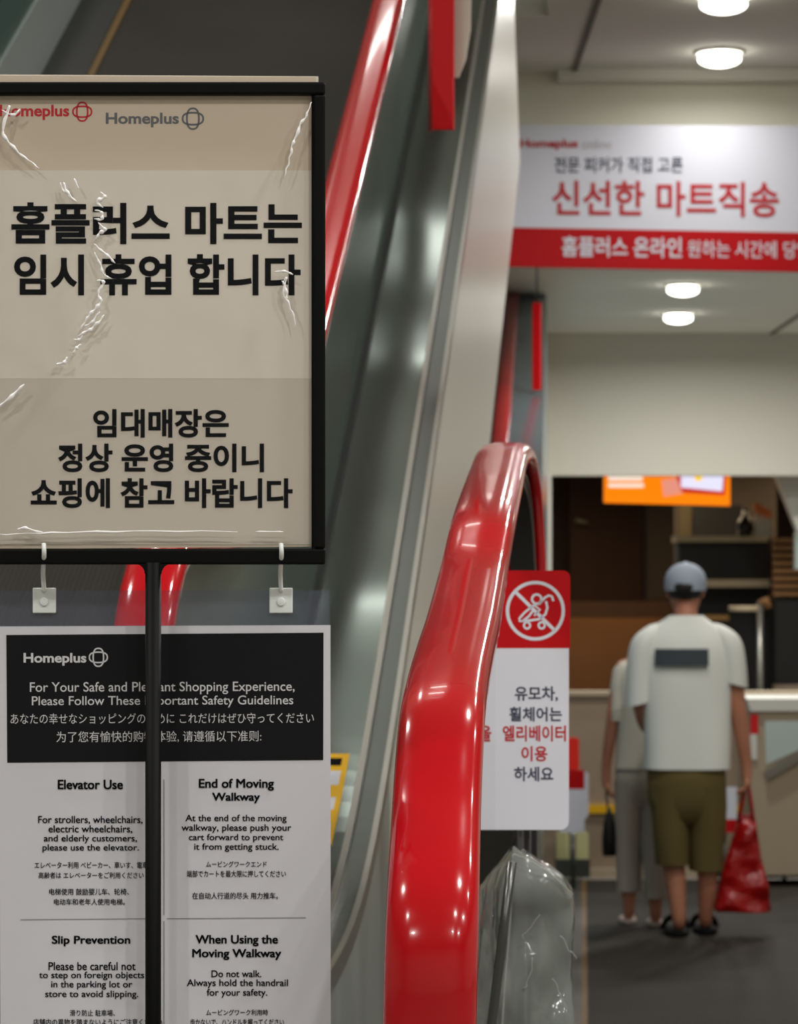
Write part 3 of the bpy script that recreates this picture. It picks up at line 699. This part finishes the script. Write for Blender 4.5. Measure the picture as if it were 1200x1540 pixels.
# ------------------------------------------------------------------ hall end: half wall, far signs, stand
yw = F/273.
def W(px, py, off=0): return Vector(((px-600)/273, yw-off, EYE+(HZ-py)/273))
hw = thing('half_wall', 'taupe half wall with a yellow band across the end of the walkway', 'half wall', W(1020, 1320))
obj('wall_panel', Geo().box((.75, yw, 0), (4.6, yw+.12, EYE-.60)), M['taupe'], hw)
obj('cap_rail', Geo().box((.75, yw-.02, EYE-.61), (4.6, yw+.14, EYE-.585)), M['taupe_light'], hw)
obj('yellow_band', Geo().box((.95, yw-.025, EYE-1.255), (2.16, yw-.001, EYE-1.21)), M['yellow'], hw, label='yellow band')
obj('kick_strip', Geo().box((.75, yw-.03, 0), (4.6, yw-.001, .05)), M['taupe_light'], hw)
def far_sign(name, label, rect, split, s, red_first=True, grp='far no-stroller signs', lower=None):
    q = Plane((rect[0]+rect[2])/2, rect[3], s, 0)
    t = thing(name, label, 'sign', q.at((rect[0]+rect[2])/2, rect[3]), grp)
    a, b = ('red_print', 'white_print') if red_first else ('white_print', 'red_print')
    obj('header_panel', q.rect(rect[0], rect[1], rect[2], split, -.02, 0), M[a], t)
    obj('text_panel', q.rect(rect[0], split, rect[2], rect[3], -.02, 0), M[b], t)
    return t, q
t, q = far_sign('stroller_sign', 'far sign with red top at the right edge, right of the red bag', (1157, 1164, 1215, 1262), 1190, 278)
obj('lettering', q.text('유모차', 1163, 1206, 1196, 1218, .003, .02), M['ink_blue'], t); obj('lettering', q.text('엘리베이터', 1161, 1224, 1200, 1236, .003, .02), M['red_ink'], t)
pf = q.at(1180, 1262); obj('post', Geo().tube([pf+Vector((0, .01, 0)), Vector((pf.x, pf.y+.01, 0))], .012), M['steel_dark'], t)
t, q = far_sign('stroller_sign', 'far sign with dark red top behind the near stroller sign', (842, 1158, 879, 1252), 1187, 285)
obj('side_panel', q.poly([(879, 1160), (885, 1164), (885, 1226), (879, 1232)], -.02, 0), M['white_print'], t)
pf = q.at(862, 1252); obj('post', Geo().tube([pf+Vector((0, .01, 0)), Vector((pf.x, pf.y+.01, 0))], .014), M['steel_dark'], t)
rf = thing('red_tag', 'bright red upright tag above the far dark red sign, beside the near sign', 'tag', P(864, 1158, 283))
obj('tag_plate', Plane(864, 1130, 283).rrect(852, 1109, 871, 1159, 5, -.02, 0), mat('red_bright', (232, 40, 22), .4), rf)
t, q = far_sign('notice_board', 'white board with red lower half, between the shorts and the red bag', (1076, 1184, 1108, 1252), 1232, 280, False, None)
pf = q.at(1090, 1252); obj('post', Geo().tube([pf+Vector((0, .01, 0)), Vector((pf.x, pf.y+.01, 0))], .012), M['steel_dark'], t)
for k, (px, lb) in enumerate(((848, 'left of two glowing glass bases left of the woman'), (877, 'right of two glowing glass bases left of the woman'), (1086, 'pale glass base between the shorts and the red bag'))):
    t = thing('glass_base', lb, 'glass block', P(px, 1298, 276), 'pale glass blocks at the half wall')
    obj('glass_block', Plane(px, 1275, 276).rrect(px-11, 1252, px+8, 1294, 4, -.06, 0), mat('pale_yellow', (206, 204, 150), .3), t)
    obj('foot', Plane(px, 1275, 276).rect(px-13, 1292, px+10, 1320, -.07, .005), M['steel_dark'], t)
# white counter stand at the right
wcx = thing('display_stand', 'white display stand with glass front and red corner, at the right edge', 'display stand', P(1160, 1320, 280))
q = Plane(1160, 1100, 282, 0)
obj('top', q.poly([(1122, 1050), (1240, 1050), (1240, 1070), (1128, 1070)], -.5, .02), M['white_paint'], wcx, bevel=.004)
obj('body', q.rect(1128, 1070, 1240, 1316, -.45, 0), M['taupe_light'], wcx)
obj('glass_front', q.poly([(1150, 1084), (1240, 1084), (1240, 1110), (1152, 1150)], 0, .008), M['glass_pale'], wcx)
obj('corner_strip', q.rect(1128, 1074, 1140, 1104, 0, .012), M['red_paint'], wcx, label='red corner strip')
obj('corner_strip', q.rect(1128, 1104, 1138, 1142, 0, .012), M['white_paint'], wcx, label='white corner strip')
obj('sloped_rail', Geo().prism([q.at(1148, 1160, .012), q.at(1240, 1108, .012), q.at(1240, 1122, .012), q.at(1152, 1172, .012)], (0, -.02, 0)), M['stone'], wcx)
# ------------------------------------------------------------------ room behind
s2 = 160.
def box_px(px0, py0, px1, py1, s, depth, g=None):
    a = P(px0, py1, s); b = P(px1, py0, s)
    return (g or Geo()).box((a.x, a.y, a.z), (b.x, b.y+depth, b.z))
dr = thing('wooden_door', 'dark brown wooden double door panel left of the orange screen', 'door', P(925, 905, 156))
obj('panel', box_px(857, 690, 975, 1131, 156, .06), M['wood_door'], dr)
obj('panel_edge', box_px(964, 690, 972, 905, 157, .03), M['wood_dark'], dr)
obj('handle', Geo().tube([P(866, 782, 157), P(884, 786, 157)], .02), M['ledge'], dr)
pl_ = thing('pillar', 'grey-brown square pillar right of the wooden door', 'pillar', P(992, 1136, 162))
obj('shaft', box_px(974, 690, 1016, 1136, 162, .3), M['brown_grey'], pl_); obj('base_block', box_px(970, 900, 1020, 1136, 163, .32), M['wood_dark'], pl_)
bc = thing('wooden_bench', 'long brown wooden bench front behind the half wall', 'bench', P(930, 1140, 172))
obj('front_panel', box_px(840, 930, 1200, 1150, 172, .3), M['wood_mid'], bc)
obj('seat_ledge', box_px(840, 905, 1012, 932, 171, .5), M['wood_dark'], bc)
ct = thing('serving_counter', 'dark counter with pale ledges right of the man in the cap', 'counter', P(1090, 1120, 190))
obj('top_ledge', box_px(1017, 806, 1160, 815, 190, .4), M['ledge'], ct)
obj('front_panel', box_px(1021, 815, 1157, 871, 189, .3), M['dark'], ct)
obj('lower_ledge', box_px(1040, 872, 1158, 883, 191, .35), M['ledge'], ct)
obj('lower_panel', box_px(1040, 883, 1158, 1150, 188, .3), M['darker'], ct)
cb = thing('tall_cabinet', 'dark tall cabinet with an opening above the serving counter', 'cabinet', P(1090, 806, 184))
obj('back_panel', box_px(1017, 700, 1168, 1166, 178, .2), M['brown_grey'], cb)
obj('side_board', box_px(1022, 760, 1040, 806, 180, .1), mat('olive_board', (74, 62, 34), .6), cb); obj('opening', box_px(1042, 760, 1116, 806, 180, .05), M['darker'], cb)
bt = thing('bottle', 'round dark bottle on the top ledge of the counter', 'bottle', P(1123, 806, 191))
g = Geo(); c = P(1123, 806, 191); n = 16
g.loft([[Vector((c.x+r*math.cos(2*math.pi*k/n), c.y+.12+r*math.sin(2*math.pi*k/n), c.z+h)) for k in range(n)] for r, h in ((.05, 0), (.062, .03), (.065, .09), (.05, .13), (.02, .16), (.018, .2))])
obj('body', g, M['bottle'], bt); obj('cap', Geo().disc((c.x, c.y+.12), .022, c.z+.2, c.z+.22, 14), M['dark'], bt)
cn = thing('carton', 'pale carton with orange card on the right end of the counter ledge', 'carton', P(1147, 806, 191))
obj('box_body', box_px(1136, 775, 1159, 806, 191, .1), M['carton'], cn)
obj('card', Geo().prism([P(1133, 758, 192), P(1140, 757, 192), P(1161, 770, 192), P(1159, 780, 192), P(1136, 771, 192)], (0, .02, 0)), M['orange_card'], cn)
sl = thing('slatted_box', 'wooden slatted box at the right edge above a black cabinet', 'box', P(1185, 900, 193))
obj('back_board', box_px(1163, 808, 1240, 900, 193, .3), M['wood_dark'], sl)
for k in range(8): obj('slat', box_px(1163, 809+11.5*k, 1240, 816+11.5*k, 194.5, .05), M['wood_slat'], sl)
bk = thing('black_cabinet', 'black cabinet under the slatted box at the right edge', 'cabinet', P(1185, 1150, 194))
obj('body', box_px(1166, 901, 1250, 1150, 194, .4), M['darker'], bk); obj('plinth', box_px(1164, 1030, 1250, 1150, 195, .1), M['taupe'], bk)
so = thing('stool', 'small wooden stool with steel post in front of the dark counter', 'stool', P(1135, 1170, 200))
q = P(1122, 915, 200); obj('seat', Geo().disc((q.x, q.y), .13, q.z-.02, q.z+.02, 24), M['ledge'], so)
obj('post', Geo().tube([P(1143, 905, 203), P(1143, 1160, 203)], .022), M['steel_trim'], so); obj('arm', Geo().tube([P(1143, 908, 203), P(1152, 902, 203), P(1156, 915, 203)], .03), M['wood_slat'], so)
obj('low_shelf', box_px(1058, 925, 1096, 933, 190, .3), mat('shelf_wood', (150, 110, 50), .4), ct, label='yellowish low shelf')  # a tray, made a part of the counter
wp = thing('sloped_panel', 'white sloped panel under the ceiling at the top right of the dark room', 'panel', P(1190, 720, 200))
obj('sloped_board', Geo().prism([P(1163, 705, 200), P(1260, 705, 200), P(1260, 830, 200), P(1205, 812, 200)], (0, .15, 0)), M['white_paint'], wp)
obj('side_board', Geo().prism([P(1196, 800, 199), P(1260, 800, 199), P(1260, 858, 199), P(1196, 856, 199)], (0, .1, 0)), M['glass_pale'], wp)
# hanging orange screen
os_ = thing('menu_screen', 'lit orange menu screen hanging below the pale back wall', 'screen', P(1003, 760, 197))
q = Plane(1003, 730, 197, 0)
obj('casing', q.poly([(907, 690), (1099, 690), (1099, 762), (907, 757)], -.08, -.002), M['dark'], os_)
obj('display', q.poly([(908, 690), (1098, 690), (1098, 761), (908, 756)], -.002, 0), M['orange'], os_, label='glowing orange display')
for px in (935, 1070): a = q.at(px, 692, -.04); obj('hanger_rod', Geo().tube([a, Vector((a.x, a.y, 2.96))], .012), M['dark'], os_)
g = Geo()
for y0, y1, x1 in ((715, 723, 966), (727, 733, 968)): q.rect(915, y0, x1, y1, 0, .002, g)
obj('text_block', g, M['screen_white'], os_)
obj('picture', q.poly([(995, 722), (1022, 718), (1028, 742), (998, 747)], 0, .002), M['screen_pink'], os_)
obj('picture', q.poly([(1016, 715), (1092, 716), (1090, 745), (1026, 741)], .0, .003), M['screen_red'], os_)
obj('picture', q.poly([(1024, 712), (1088, 712), (1086, 739), (1024, 733)], .003, .006), M['screen_lilac'], os_)
g = q.disc(1050, 718, 6, .008); obj('picture', g, mat('screen_yellow', (250, 210, 60), .5, emis=((250, 205, 50), .9)), os_)

# ------------------------------------------------------------------ people
def ring(c, rx, ry, n=20, tilt=0, sq=1.0, lean=0.0):
    out = []
    for k in range(n):
        a = 2*math.pi*k/n; ca, sa = math.cos(a), math.sin(a)
        u = rx*math.copysign(abs(ca)**sq, ca); v = ry*math.copysign(abs(sa)**sq, sa)
        out.append(Vector((c[0]+u*math.cos(tilt)-0*v, c[1]+v+lean*u, c[2]+u*math.sin(tilt))))
    return out
def wrinkle(g, amp, sx, sz, seed=0):
    for p in g.v:
        p += Vector((noise.noise(Vector((p.x*sx+seed, p.y*sx, p.z*sz)))*amp, noise.noise(Vector((p.x*sx, p.y*sx+seed+7, p.z*sz)))*amp*1.6, 0))
    return g
def skin(name, verts, edges, radii, m, parent, off, sub=2):
    me = bpy.data.meshes.new(name); me.from_pydata([tuple(Vector(v)+off) for v in verts], edges, [])
    o = bpy.data.objects.new('tmp', me); C.objects.link(o)
    md = o.modifiers.new('s', 'SKIN'); md.use_smooth_shade = True
    for i, r in enumerate(radii):
        sv = me.skin_vertices[0].data[i]; r = r if isinstance(r, tuple) else (r, r); sv.radius = r
    me.skin_vertices[0].data[0].use_root = True
    sb = o.modifiers.new('b', 'SUBSURF'); sb.levels = sub; sb.render_levels = sub
    dg = bpy.context.evaluated_depsgraph_get(); dg.update()
    m2 = bpy.data.meshes.new_from_object(o.evaluated_get(dg)); bpy.data.objects.remove(o)
    g = Geo(); g.add([v.co.copy() for v in m2.vertices], [list(p.vertices) for p in m2.polygons], True); bpy.data.meshes.remove(m2)
    return g
def hand_chain(V, E, R, wrist, wi, dirn, palmside, mirror):
    """palm, four fingers and a thumb hanging along dirn and curled towards palmside"""
    d = Vector(dirn).normalized(); ps = Vector(palmside).normalized(); across = d.cross(ps).normalized()*mirror
    wv = Vector(wrist); V.append(wv+d*.05); E.append((wi, len(V)-1)); R.append((.036, .018)); pi = len(V)-1
    for k, ln in enumerate((.066, .076, .070, .055)):
        b = wv+d*.085+across*(.030-.02*k); V.append(b); E.append((pi, len(V)-1)); R.append(.011)
        q = b+d*ln*.5+ps*ln*.25; V.append(q); E.append((len(V)-2, len(V)-1)); R.append(.0092)
        r = q+d*ln*.12+ps*ln*.5; V.append(r); E.append((len(V)-2, len(V)-1)); R.append(.008)
    b = wv+d*.035+across*.04+ps*.006; V.append(b); E.append((pi, len(V)-1)); R.append(.0115)
    q = b+d*.04+across*.012+ps*.02; V.append(q); E.append((len(V)-2, len(V)-1)); R.append(.0095)
def head(g, c, yaw=0.0):
    """skull, jaw, nose, ears, brow facing +y turned by yaw"""
    R = Matrix.Rotation(yaw, 3, 'Z'); c = Vector(c)
    rows = []
    for h, rx, ry, dy in ((-.118, .03, .03, .055), (-.112, .045, .05, .045), (-.085, .06, .074, .022), (-.05, .069, .088, .008), (-.01, .075, .096, 0), (.03, .078, .1, -.004), (.065, .073, .094, -.006), (.092, .055, .07, -.006), (.108, .028, .036, -.006), (.112, .004, .005, -.006)):
        rows.append([c+R @ Vector((rx*math.cos(2*math.pi*k/24), dy+ry*math.sin(2*math.pi*k/24), h)) for k in range(24)])
    g.loft(rows)
    nz = [c+R @ Vector(p) for p in ((0, .092, .012), (-.014, .094, -.03), (.014, .094, -.03), (0, .118, -.026), (0, .095, -.038))]
    g.add(nz, [(0, 1, 3), (0, 3, 2), (1, 4, 3), (4, 2, 3)], True)
    for sx in (-1, 1):
        g.ell(c+R @ Vector((sx*.079, -.008, -.012)), (.009, .02, .032), 10, 8, R)
    return g
def face(parent, c, yaw):
    R = Matrix.Rotation(yaw, 3, 'Z'); c = Vector(c)
    for sx in (-1, 1):
        obj('eye', Geo().ell(c+R @ Vector((sx*.03, .086, .006)), (.012, .008, .007), 10, 8, R), M['hair'], parent)
        obj('eyebrow', Geo().ell(c+R @ Vector((sx*.03, .09, .026)), (.018, .006, .003), 10, 6, R), M['hair'], parent)
    obj('mouth', Geo().ell(c+R @ Vector((0, .088, -.062)), (.022, .006, .005), 10, 6, R), mat('lip', (150, 80, 72), .5), parent)
# --- man
S1 = 328.; mb = Vector((P(1030, 0, S1).x, F/S1, 0))
def m1(px, py, y=0.0): return Vector(((px-1030)/S1, y, (1408-py)/S1))
man = thing('person', 'person in grey cap, white t-shirt and olive shorts walking away with a red bag', 'person', mb)
V = []; E = []; R = []
def vtx(p, r, par=None):
    V.append(Vector(p)); R.append(r)
    if par is not None: E.append((par, len(V)-1))
    return len(V)-1
pel = vtx(m1(1031, 1150, 0), (.15, .10)); wst = vtx(m1(1031, 1090, -.01), (.145, .10), pel); chs = vtx(m1(1031, 1010, -.02), (.165, .11), wst)
nb = vtx(m1(1031, 945, -.02), (.075, .07), chs); nk = vtx(m1(1031, 915, -.005), (.056, .056), nb); hd = vtx(m1(1030, 895, .01), (.058, .06), nk)
sr = vtx(m1(1092, 958, -.02), .062, chs); er = vtx(m1(1108, 1062, -.03), .043, sr); fr = vtx(m1(1116, 1110, -.015), .038, er); wr = vtx(m1(1123, 1150, 0), .027, fr)
hand_chain(V, E, R, V[wr], wr, (.05, .02, -1), (-1, .2, 0), 1)
sl_ = vtx(m1(970, 960, -.02), .062, chs); el = vtx(m1(962, 1058, -.03), .043, sl_); fl = vtx(m1(972, 1092, .05), .037, el); wl = vtx(m1(990, 1105, .13), .027, fl)
hand_chain(V, E, R, V[wl], wl, (.9, .25, .1), (.1, -.2, -.8), -1)
hl = vtx(m1(1005, 1185, 0), .095, pel); kl = vtx(m1(1012, 1285, .03), .058, hl); cl = vtx(m1(1016, 1325, .0), .052, kl); al = vtx(m1(1021, 1388, -.02), .032, cl); vtx(m1(1021, 1402, .10), (.036, .018), al)
hr = vtx(m1(1062, 1185, 0), .095, pel); kr = vtx(m1(1065, 1285, .04), .058, hr); cr = vtx(m1(1065, 1325, .02), .05, kr); ar = vtx(m1(1063, 1388, .06), .032, cr); vtx(m1(1066, 1402, .18), (.036, .018), ar)
g = skin('body', V, E, R, M['skin'], man, mb)
hc = mb+m1(1031, 885, .015); head(g, hc, math.radians(-8))
body = obj('body', g, M['skin'], man); face(body, hc, math.radians(-8))
# t-shirt
g = Geo()
tr_ = [(1155, 1032.5, .196, .135), (1140, 1033, .196, .135), (1110, 1033, .198, .135), (1060, 1032, .2, .138), (1015, 1031, .205, .14), (985, 1031, .208, .138), (965, 1031, .2, .125), (952, 1031, .186, .11), (941, 1031, .145, .095), (931, 1031, .098, .085), (925, 1031, .078, .075)]
g.loft([ring(m1(px, py, -.015)+mb, rx, ry, 28, 0, .8) for py, px, rx, ry in tr_], False)
g.loft([ring(m1(1031, 1155, -.015)+mb+Vector((.005, 0, 0)), .188, .128, 28, 0, .8), ring(m1(1031, 1120, -.015)+mb, .185, .125, 28, 0, .8)], False)
wrinkle(g, .012, 7, 2.2, 3)
for sgn, pts in ((1, ((1080, 938, .02), (1083, 941, .05), (1088, 948, .082), (1092, 960, .1), (1097, 985, .096), (1101, 1008, .09), (1103, 1029, .084))), (-1, ((982, 938, .02), (979, 942, .05), (974, 950, .082), (970, 962, .1), (965, 990, .096), (962, 1020, .09), (960, 1058, .084)))):
    rr = []
    for i, (px, py, r) in enumerate(pts):
        rr.append(ring(m1(px, py, -.022)+mb, r*.78, r*.95, 18, sgn*-.25))
    g.loft(rr, False)
    r0 = rr[-1]; cc_ = sum(r0, Vector())/len(r0); g.loft([r0, [cc_+(p-cc_)*.93+Vector((0, 0, .03)) for p in r0]], False)
tee = obj('t_shirt', g, M['shirt'], man, label='white t-shirt'); so_ = tee.modifiers.new('s', 'SUBSURF'); so_.levels = so_.render_levels = 1
# dark bar on the back of the shirt (wrapped round the back)
g = Geo(); rows = []
for py in (974.5, 982, 991, 1000):
    row = []
    for k in range(13):
        px = 980.5+(1060-980.5)*k/12; u = (px-1031)/S1
        yb_ = -.015-.14*(max(0, 1-abs(u/.206)**(2/.8)))**(.8/2)-.014
        row.append(m1(px, py, yb_)+mb)
    rows.append(row)
obj('back_print', g.loft(rows, False, True, False), M['stripe'], tee, label='dark grey bar on the back')
# shorts
g = Geo()
g.loft([ring(m1(1032, py, -.01)+mb, rx, ry, 26, 0, .85) for py, rx, ry in ((1140, .178, .125), (1170, .182, .128), (1195, .18, .122), (1212, .172, .112), (1228, .15, .092), (1245, .1, .05))], True)
for px0, px1, yb2, bot in ((1006, 1011, .02, 1300), (1060, 1063, .03, 1309)):
    g.loft([ring(m1(px0+(px1-px0)*t, 1180+(bot-1180)*t, -.01+yb2*t)+mb, .098-.018*t, .124-.034*t, 20) for t in (0, .25, .5, .75, 1)], False)
    g.loft([ring(m1(px1, bot, -.01+yb2)+mb, .076, .086, 20), ring(m1(px1, bot-14, -.01+yb2)+mb, .074, .084, 20)], False)
obj('shorts', wrinkle(g, .008, 9, 4, 5), M['shorts'], man, label='olive shorts')
# cap with adjuster opening and brim in front
hcap = hc+Vector((0, -.004, .02))
Rr = Matrix.Rotation(math.radians(-8), 3, 'Z')
g = Geo(); rr = []
for h, r in ((-.03, .098), (.0, .1), (.03, .097), (.055, .086), (.078, .066), (.092, .042), (.099, .015), (.1, .002)):
    ringp = []
    for k in range(28):
        a = 2*math.pi*k/28; back = max(0, -math.sin(a))**6*max(0, 1-abs(h+.03)/.045)
        ringp.append(hcap+Rr @ Vector((r*.97*math.cos(a), r*1.08*math.sin(a), h+back*.0)))
    rr.append(ringp)
cap_o = obj('cap', g.loft(rr, False), M['cap'], man, label='grey blue cap')
obj('adjuster_opening', Geo().ell(hcap+Rr @ Vector((-.004, -.098, -.014)), (.043, .012, .026), 18, 10, Rr), M['hair'], cap_o, label='dark adjuster opening')
obj('cap_button', Geo().ell(hcap+Vector((0, 0, .1)), (.009, .009, .005), 12, 6), M['cap'], cap_o)
bpts2 = [hcap+Rr @ Vector((.085*math.cos(math.radians(a)), .09+.075*math.sin(math.radians(a)), -.028-.02*math.sin(math.radians(a)))) for a in range(0, 181, 15)]
obj('brim', Geo().prism(bpts2, (0, 0, -.006)), M['cap'], cap_o)
g = Geo().ell(hc+Rr @ Vector((0, -.012, .0)), (.082, .093, .075), 20, 12, Rr); obj('hair', g, M['hair'], man)
for px, y in ((1018, -.0), (1064, .08)):
    c = m1(px, 1408, y)+mb
    g = Geo(); g.loft([[Vector((c.x+rx*math.cos(2*math.pi*k/20), c.y+.04+ry*math.sin(2*math.pi*k/20), zz)) for k in range(20)] for rx, ry, zz in ((.054, .135, .004), (.058, .14, .012), (.056, .138, .028), (.05, .12, .034))])
    sd = obj('sandal', g, M['shoe'], man, label='black sandal')
    g = Geo(); rr = []
    obj('strap', Geo().tube([c+Vector((.058*math.cos(math.radians(a)), .085, .02+.062*math.sin(math.radians(a)))) for a in range(0, 181, 20)], .014, 8), M['shoe'], sd)
# red tote
bg = thing('tote_bag', 'red shopping bag carried in the right hand of the person in the cap', 'bag', P(1118, 1370, S1))
def b1(px, py, y=0): return Vector(((px-600)/S1, F/S1+y, EYE+(HZ-py)/S1))
g = Geo(); rr = []
for py, x0, x1, dp in ((1371, 1077, 1160, .055), (1366, 1075, 1161, .06), (1345, 1078, 1159, .062), (1310, 1087, 1152, .055), (1270, 1099, 1143, .04), (1240, 1107, 1137, .025), (1226, 1111, 1134, .014)):
    rr.append(ring(b1((x0+x1)/2, py, .02), (x1-x0)/2/S1, dp, 28, 0, .6))
rf_ = []
for i in range(len(rr)-1):
    for k in range(4): rf_.append([a.lerp(b, k/4) for a, b in zip(rr[i], rr[i+1])])
rf_.append(rr[-1]); g.loft(rf_, True)
for p in g.v:
    p += Vector((noise.noise(p*14)*.010, noise.noise(p*11+Vector((3, 0, 0)))*.05+noise.noise(p*31)*.015, 0))
obj('bag_body', g, M['bag_red'], bg)
for dy in (-.012, .012):
    obj('handle', Geo().tube(catmull([b1(1112, 1232, .02+dy), b1(1118, 1200, .02+dy), b1(1124, 1176, .015), b1(1129, 1200, .02+dy), b1(1133, 1232, .02+dy)], 6), .008, 8), M['bag_red'], bg)
# --- woman beside him
S2 = 316.; wbase = Vector((P(965, 0, S2).x, F/S2, 0))
def w1(px, py, y=0.0): return Vector(((px-965)/S2, y, (1389-py)/S2))
wom = thing('person', 'person in beige top and pale trousers, half hidden left of the man', 'person', wbase)
V = []; E = []; R = []
pel = vtx(w1(962, 1150, 0), (.1, .085)); wst = vtx(w1(963, 1095, .0), (.1, .08), pel); chs = vtx(w1(966, 1035, .0), (.115, .085), wst)
nb = vtx(w1(975, 990, .01), (.06, .055), chs); nk = vtx(w1(990, 978, .03), (.046, .046), nb); hd = vtx(w1(1003, 968, .05), (.05, .05), nk)
sl_ = vtx(w1(934, 1008, 0), .05, chs); el = vtx(w1(921, 1085, -.01), .035, sl_); fl = vtx(w1(915, 1125, 0), .031, el); wl = vtx(w1(911, 1158, .01), .023, fl)
hand_chain(V, E, R, V[wl], wl, (.05, .05, -1), (1, .1, 0), -1)
sr = vtx(w1(1003, 1008, 0), .05, chs); er = vtx(w1(1012, 1085, 0), .035, sr); fr = vtx(w1(1010, 1115, .06), .031, er); wr = vtx(w1(1005, 1140, .12), .023, fr)
hand_chain(V, E, R, V[wr], wr, (-.1, .6, -.8), (-1, 0, 0), 1)
hl = vtx(w1(947, 1185, 0), .065, pel); kl = vtx(w1(944, 1280, .02), .05, hl); cl = vtx(w1(945, 1320, 0), .045, kl); al = vtx(w1(946, 1375, 0), .027, cl); vtx(w1(945, 1391, .1), (.032, .016), al)
hr = vtx(w1(977, 1185, 0), .065, pel); kr = vtx(w1(978, 1280, -.02), .05, hr); cr = vtx(w1(981, 1320, -.09), .045, kr); ar = vtx(w1(983, 1378, -.12), .027, cr); vtx(w1(981, 1393, -.03), (.032, .016), ar)
g = skin('body', V, E, R, M['skin'], wom, wbase)
hc2 = wbase+w1(1012, 968, .05); head(g, hc2, math.radians(-15)); body = obj('body', g, M['skin'], wom); face(body, hc2, math.radians(-15))
g = Geo().ell(hc2+Vector((0, -.02, .02)), (.088, .095, .09), 20, 12); g.ell(hc2+Vector((0, -.045, -.05)), (.07, .055, .05), 16, 10); obj('hair', g, M['hair'], wom, label='black hair')
g = Geo(); g.loft([ring(w1(px, py, 0)+wbase, rx, ry, 24, 0, .85) for py, px, rx, ry in ((1155, 964, .122, .11), (1120, 965, .12, .105), (1070, 966, .122, .105), (1035, 967, .132, .108), (1012, 967, .132, .1), (1000, 968, .11, .09), (991, 972, .075, .07))], False)
for pts in (((946, 992, .02), (943, 996, .05), (939, 1008, .07), (934, 1035, .07), (931, 1060, .066), (929, 1084, .062)), ((990, 992, .02), (994, 1000, .06), (998, 1010, .07), (1006, 1040, .07), (1010, 1082, .064))):
    g.loft([ring(w1(px, py, 0)+wbase, r*.75, r, 16) for px, py, r in pts], False)
obj('blouse', wrinkle(g, .008, 8, 4, 2), M['beige_top'], wom, label='beige blouse')
g = Geo(); g.loft([ring(w1(962, py, 0)+wbase, rx, ry, 24, 0, .85) for py, rx, ry in ((1148, .115, .1), (1180, .118, .104), (1205, .112, .09), (1225, .08, .05))], True)
for pts in (((946, 1175, 0), (946, 1240, .01), (946, 1290, .01), (947, 1340, 0)), ((978, 1175, 0), (980, 1240, -.01), (984, 1300, -.07), (986, 1347, -.11))):
    g.loft([ring(w1(px, py, y)+wbase, .072-.004*i, .096-.01*i, 18) for i, (px, py, y) in enumerate(pts)], False)
obj('trousers', wrinkle(g, .008, 8, 4, 8), M['trousers'], wom, label='pale grey trousers')
for px, y in ((945, .02), (983, -.10)):
    c = w1(px, 1395, y)+wbase
    g = Geo(); g.loft([[Vector((c.x+rx*math.cos(2*math.pi*k/18), c.y+.03+ry*math.sin(2*math.pi*k/18), zz)) for k in range(18)] for rx, ry, zz in ((.04, .11, .003), (.043, .115, .012), (.038, .1, .022))])
    obj('sandal', g, M['shoe_pale'], wom, label='pale sandal')
pu = thing('purse', 'small black purse hanging from the left hand of the person in beige', 'purse', P(917, 1288, S2))
g = Geo(); rr = []
for py, wd, dp in ((1288, 9, .02), (1284, 10.5, .03), (1262, 11, .032), (1240, 9, .028), (1225, 5, .02), (1215, 2.5, .012)):
    rr.append(ring(Vector(((916.5-600)/S2, F/S2+.02, EYE+(HZ-py)/S2)), wd/S2, dp, 18))
obj('pouch', g.loft(rr, True), M['leather'], pu)
def s2p(px, py): return Vector(((px-600)/S2, F/S2+.02, EYE+(HZ-py)/S2))
obj('strap', Geo().tube([s2p(915, 1218), s2p(912.5, 1200), s2p(912, 1178)], .005, 8), M['leather'], pu)
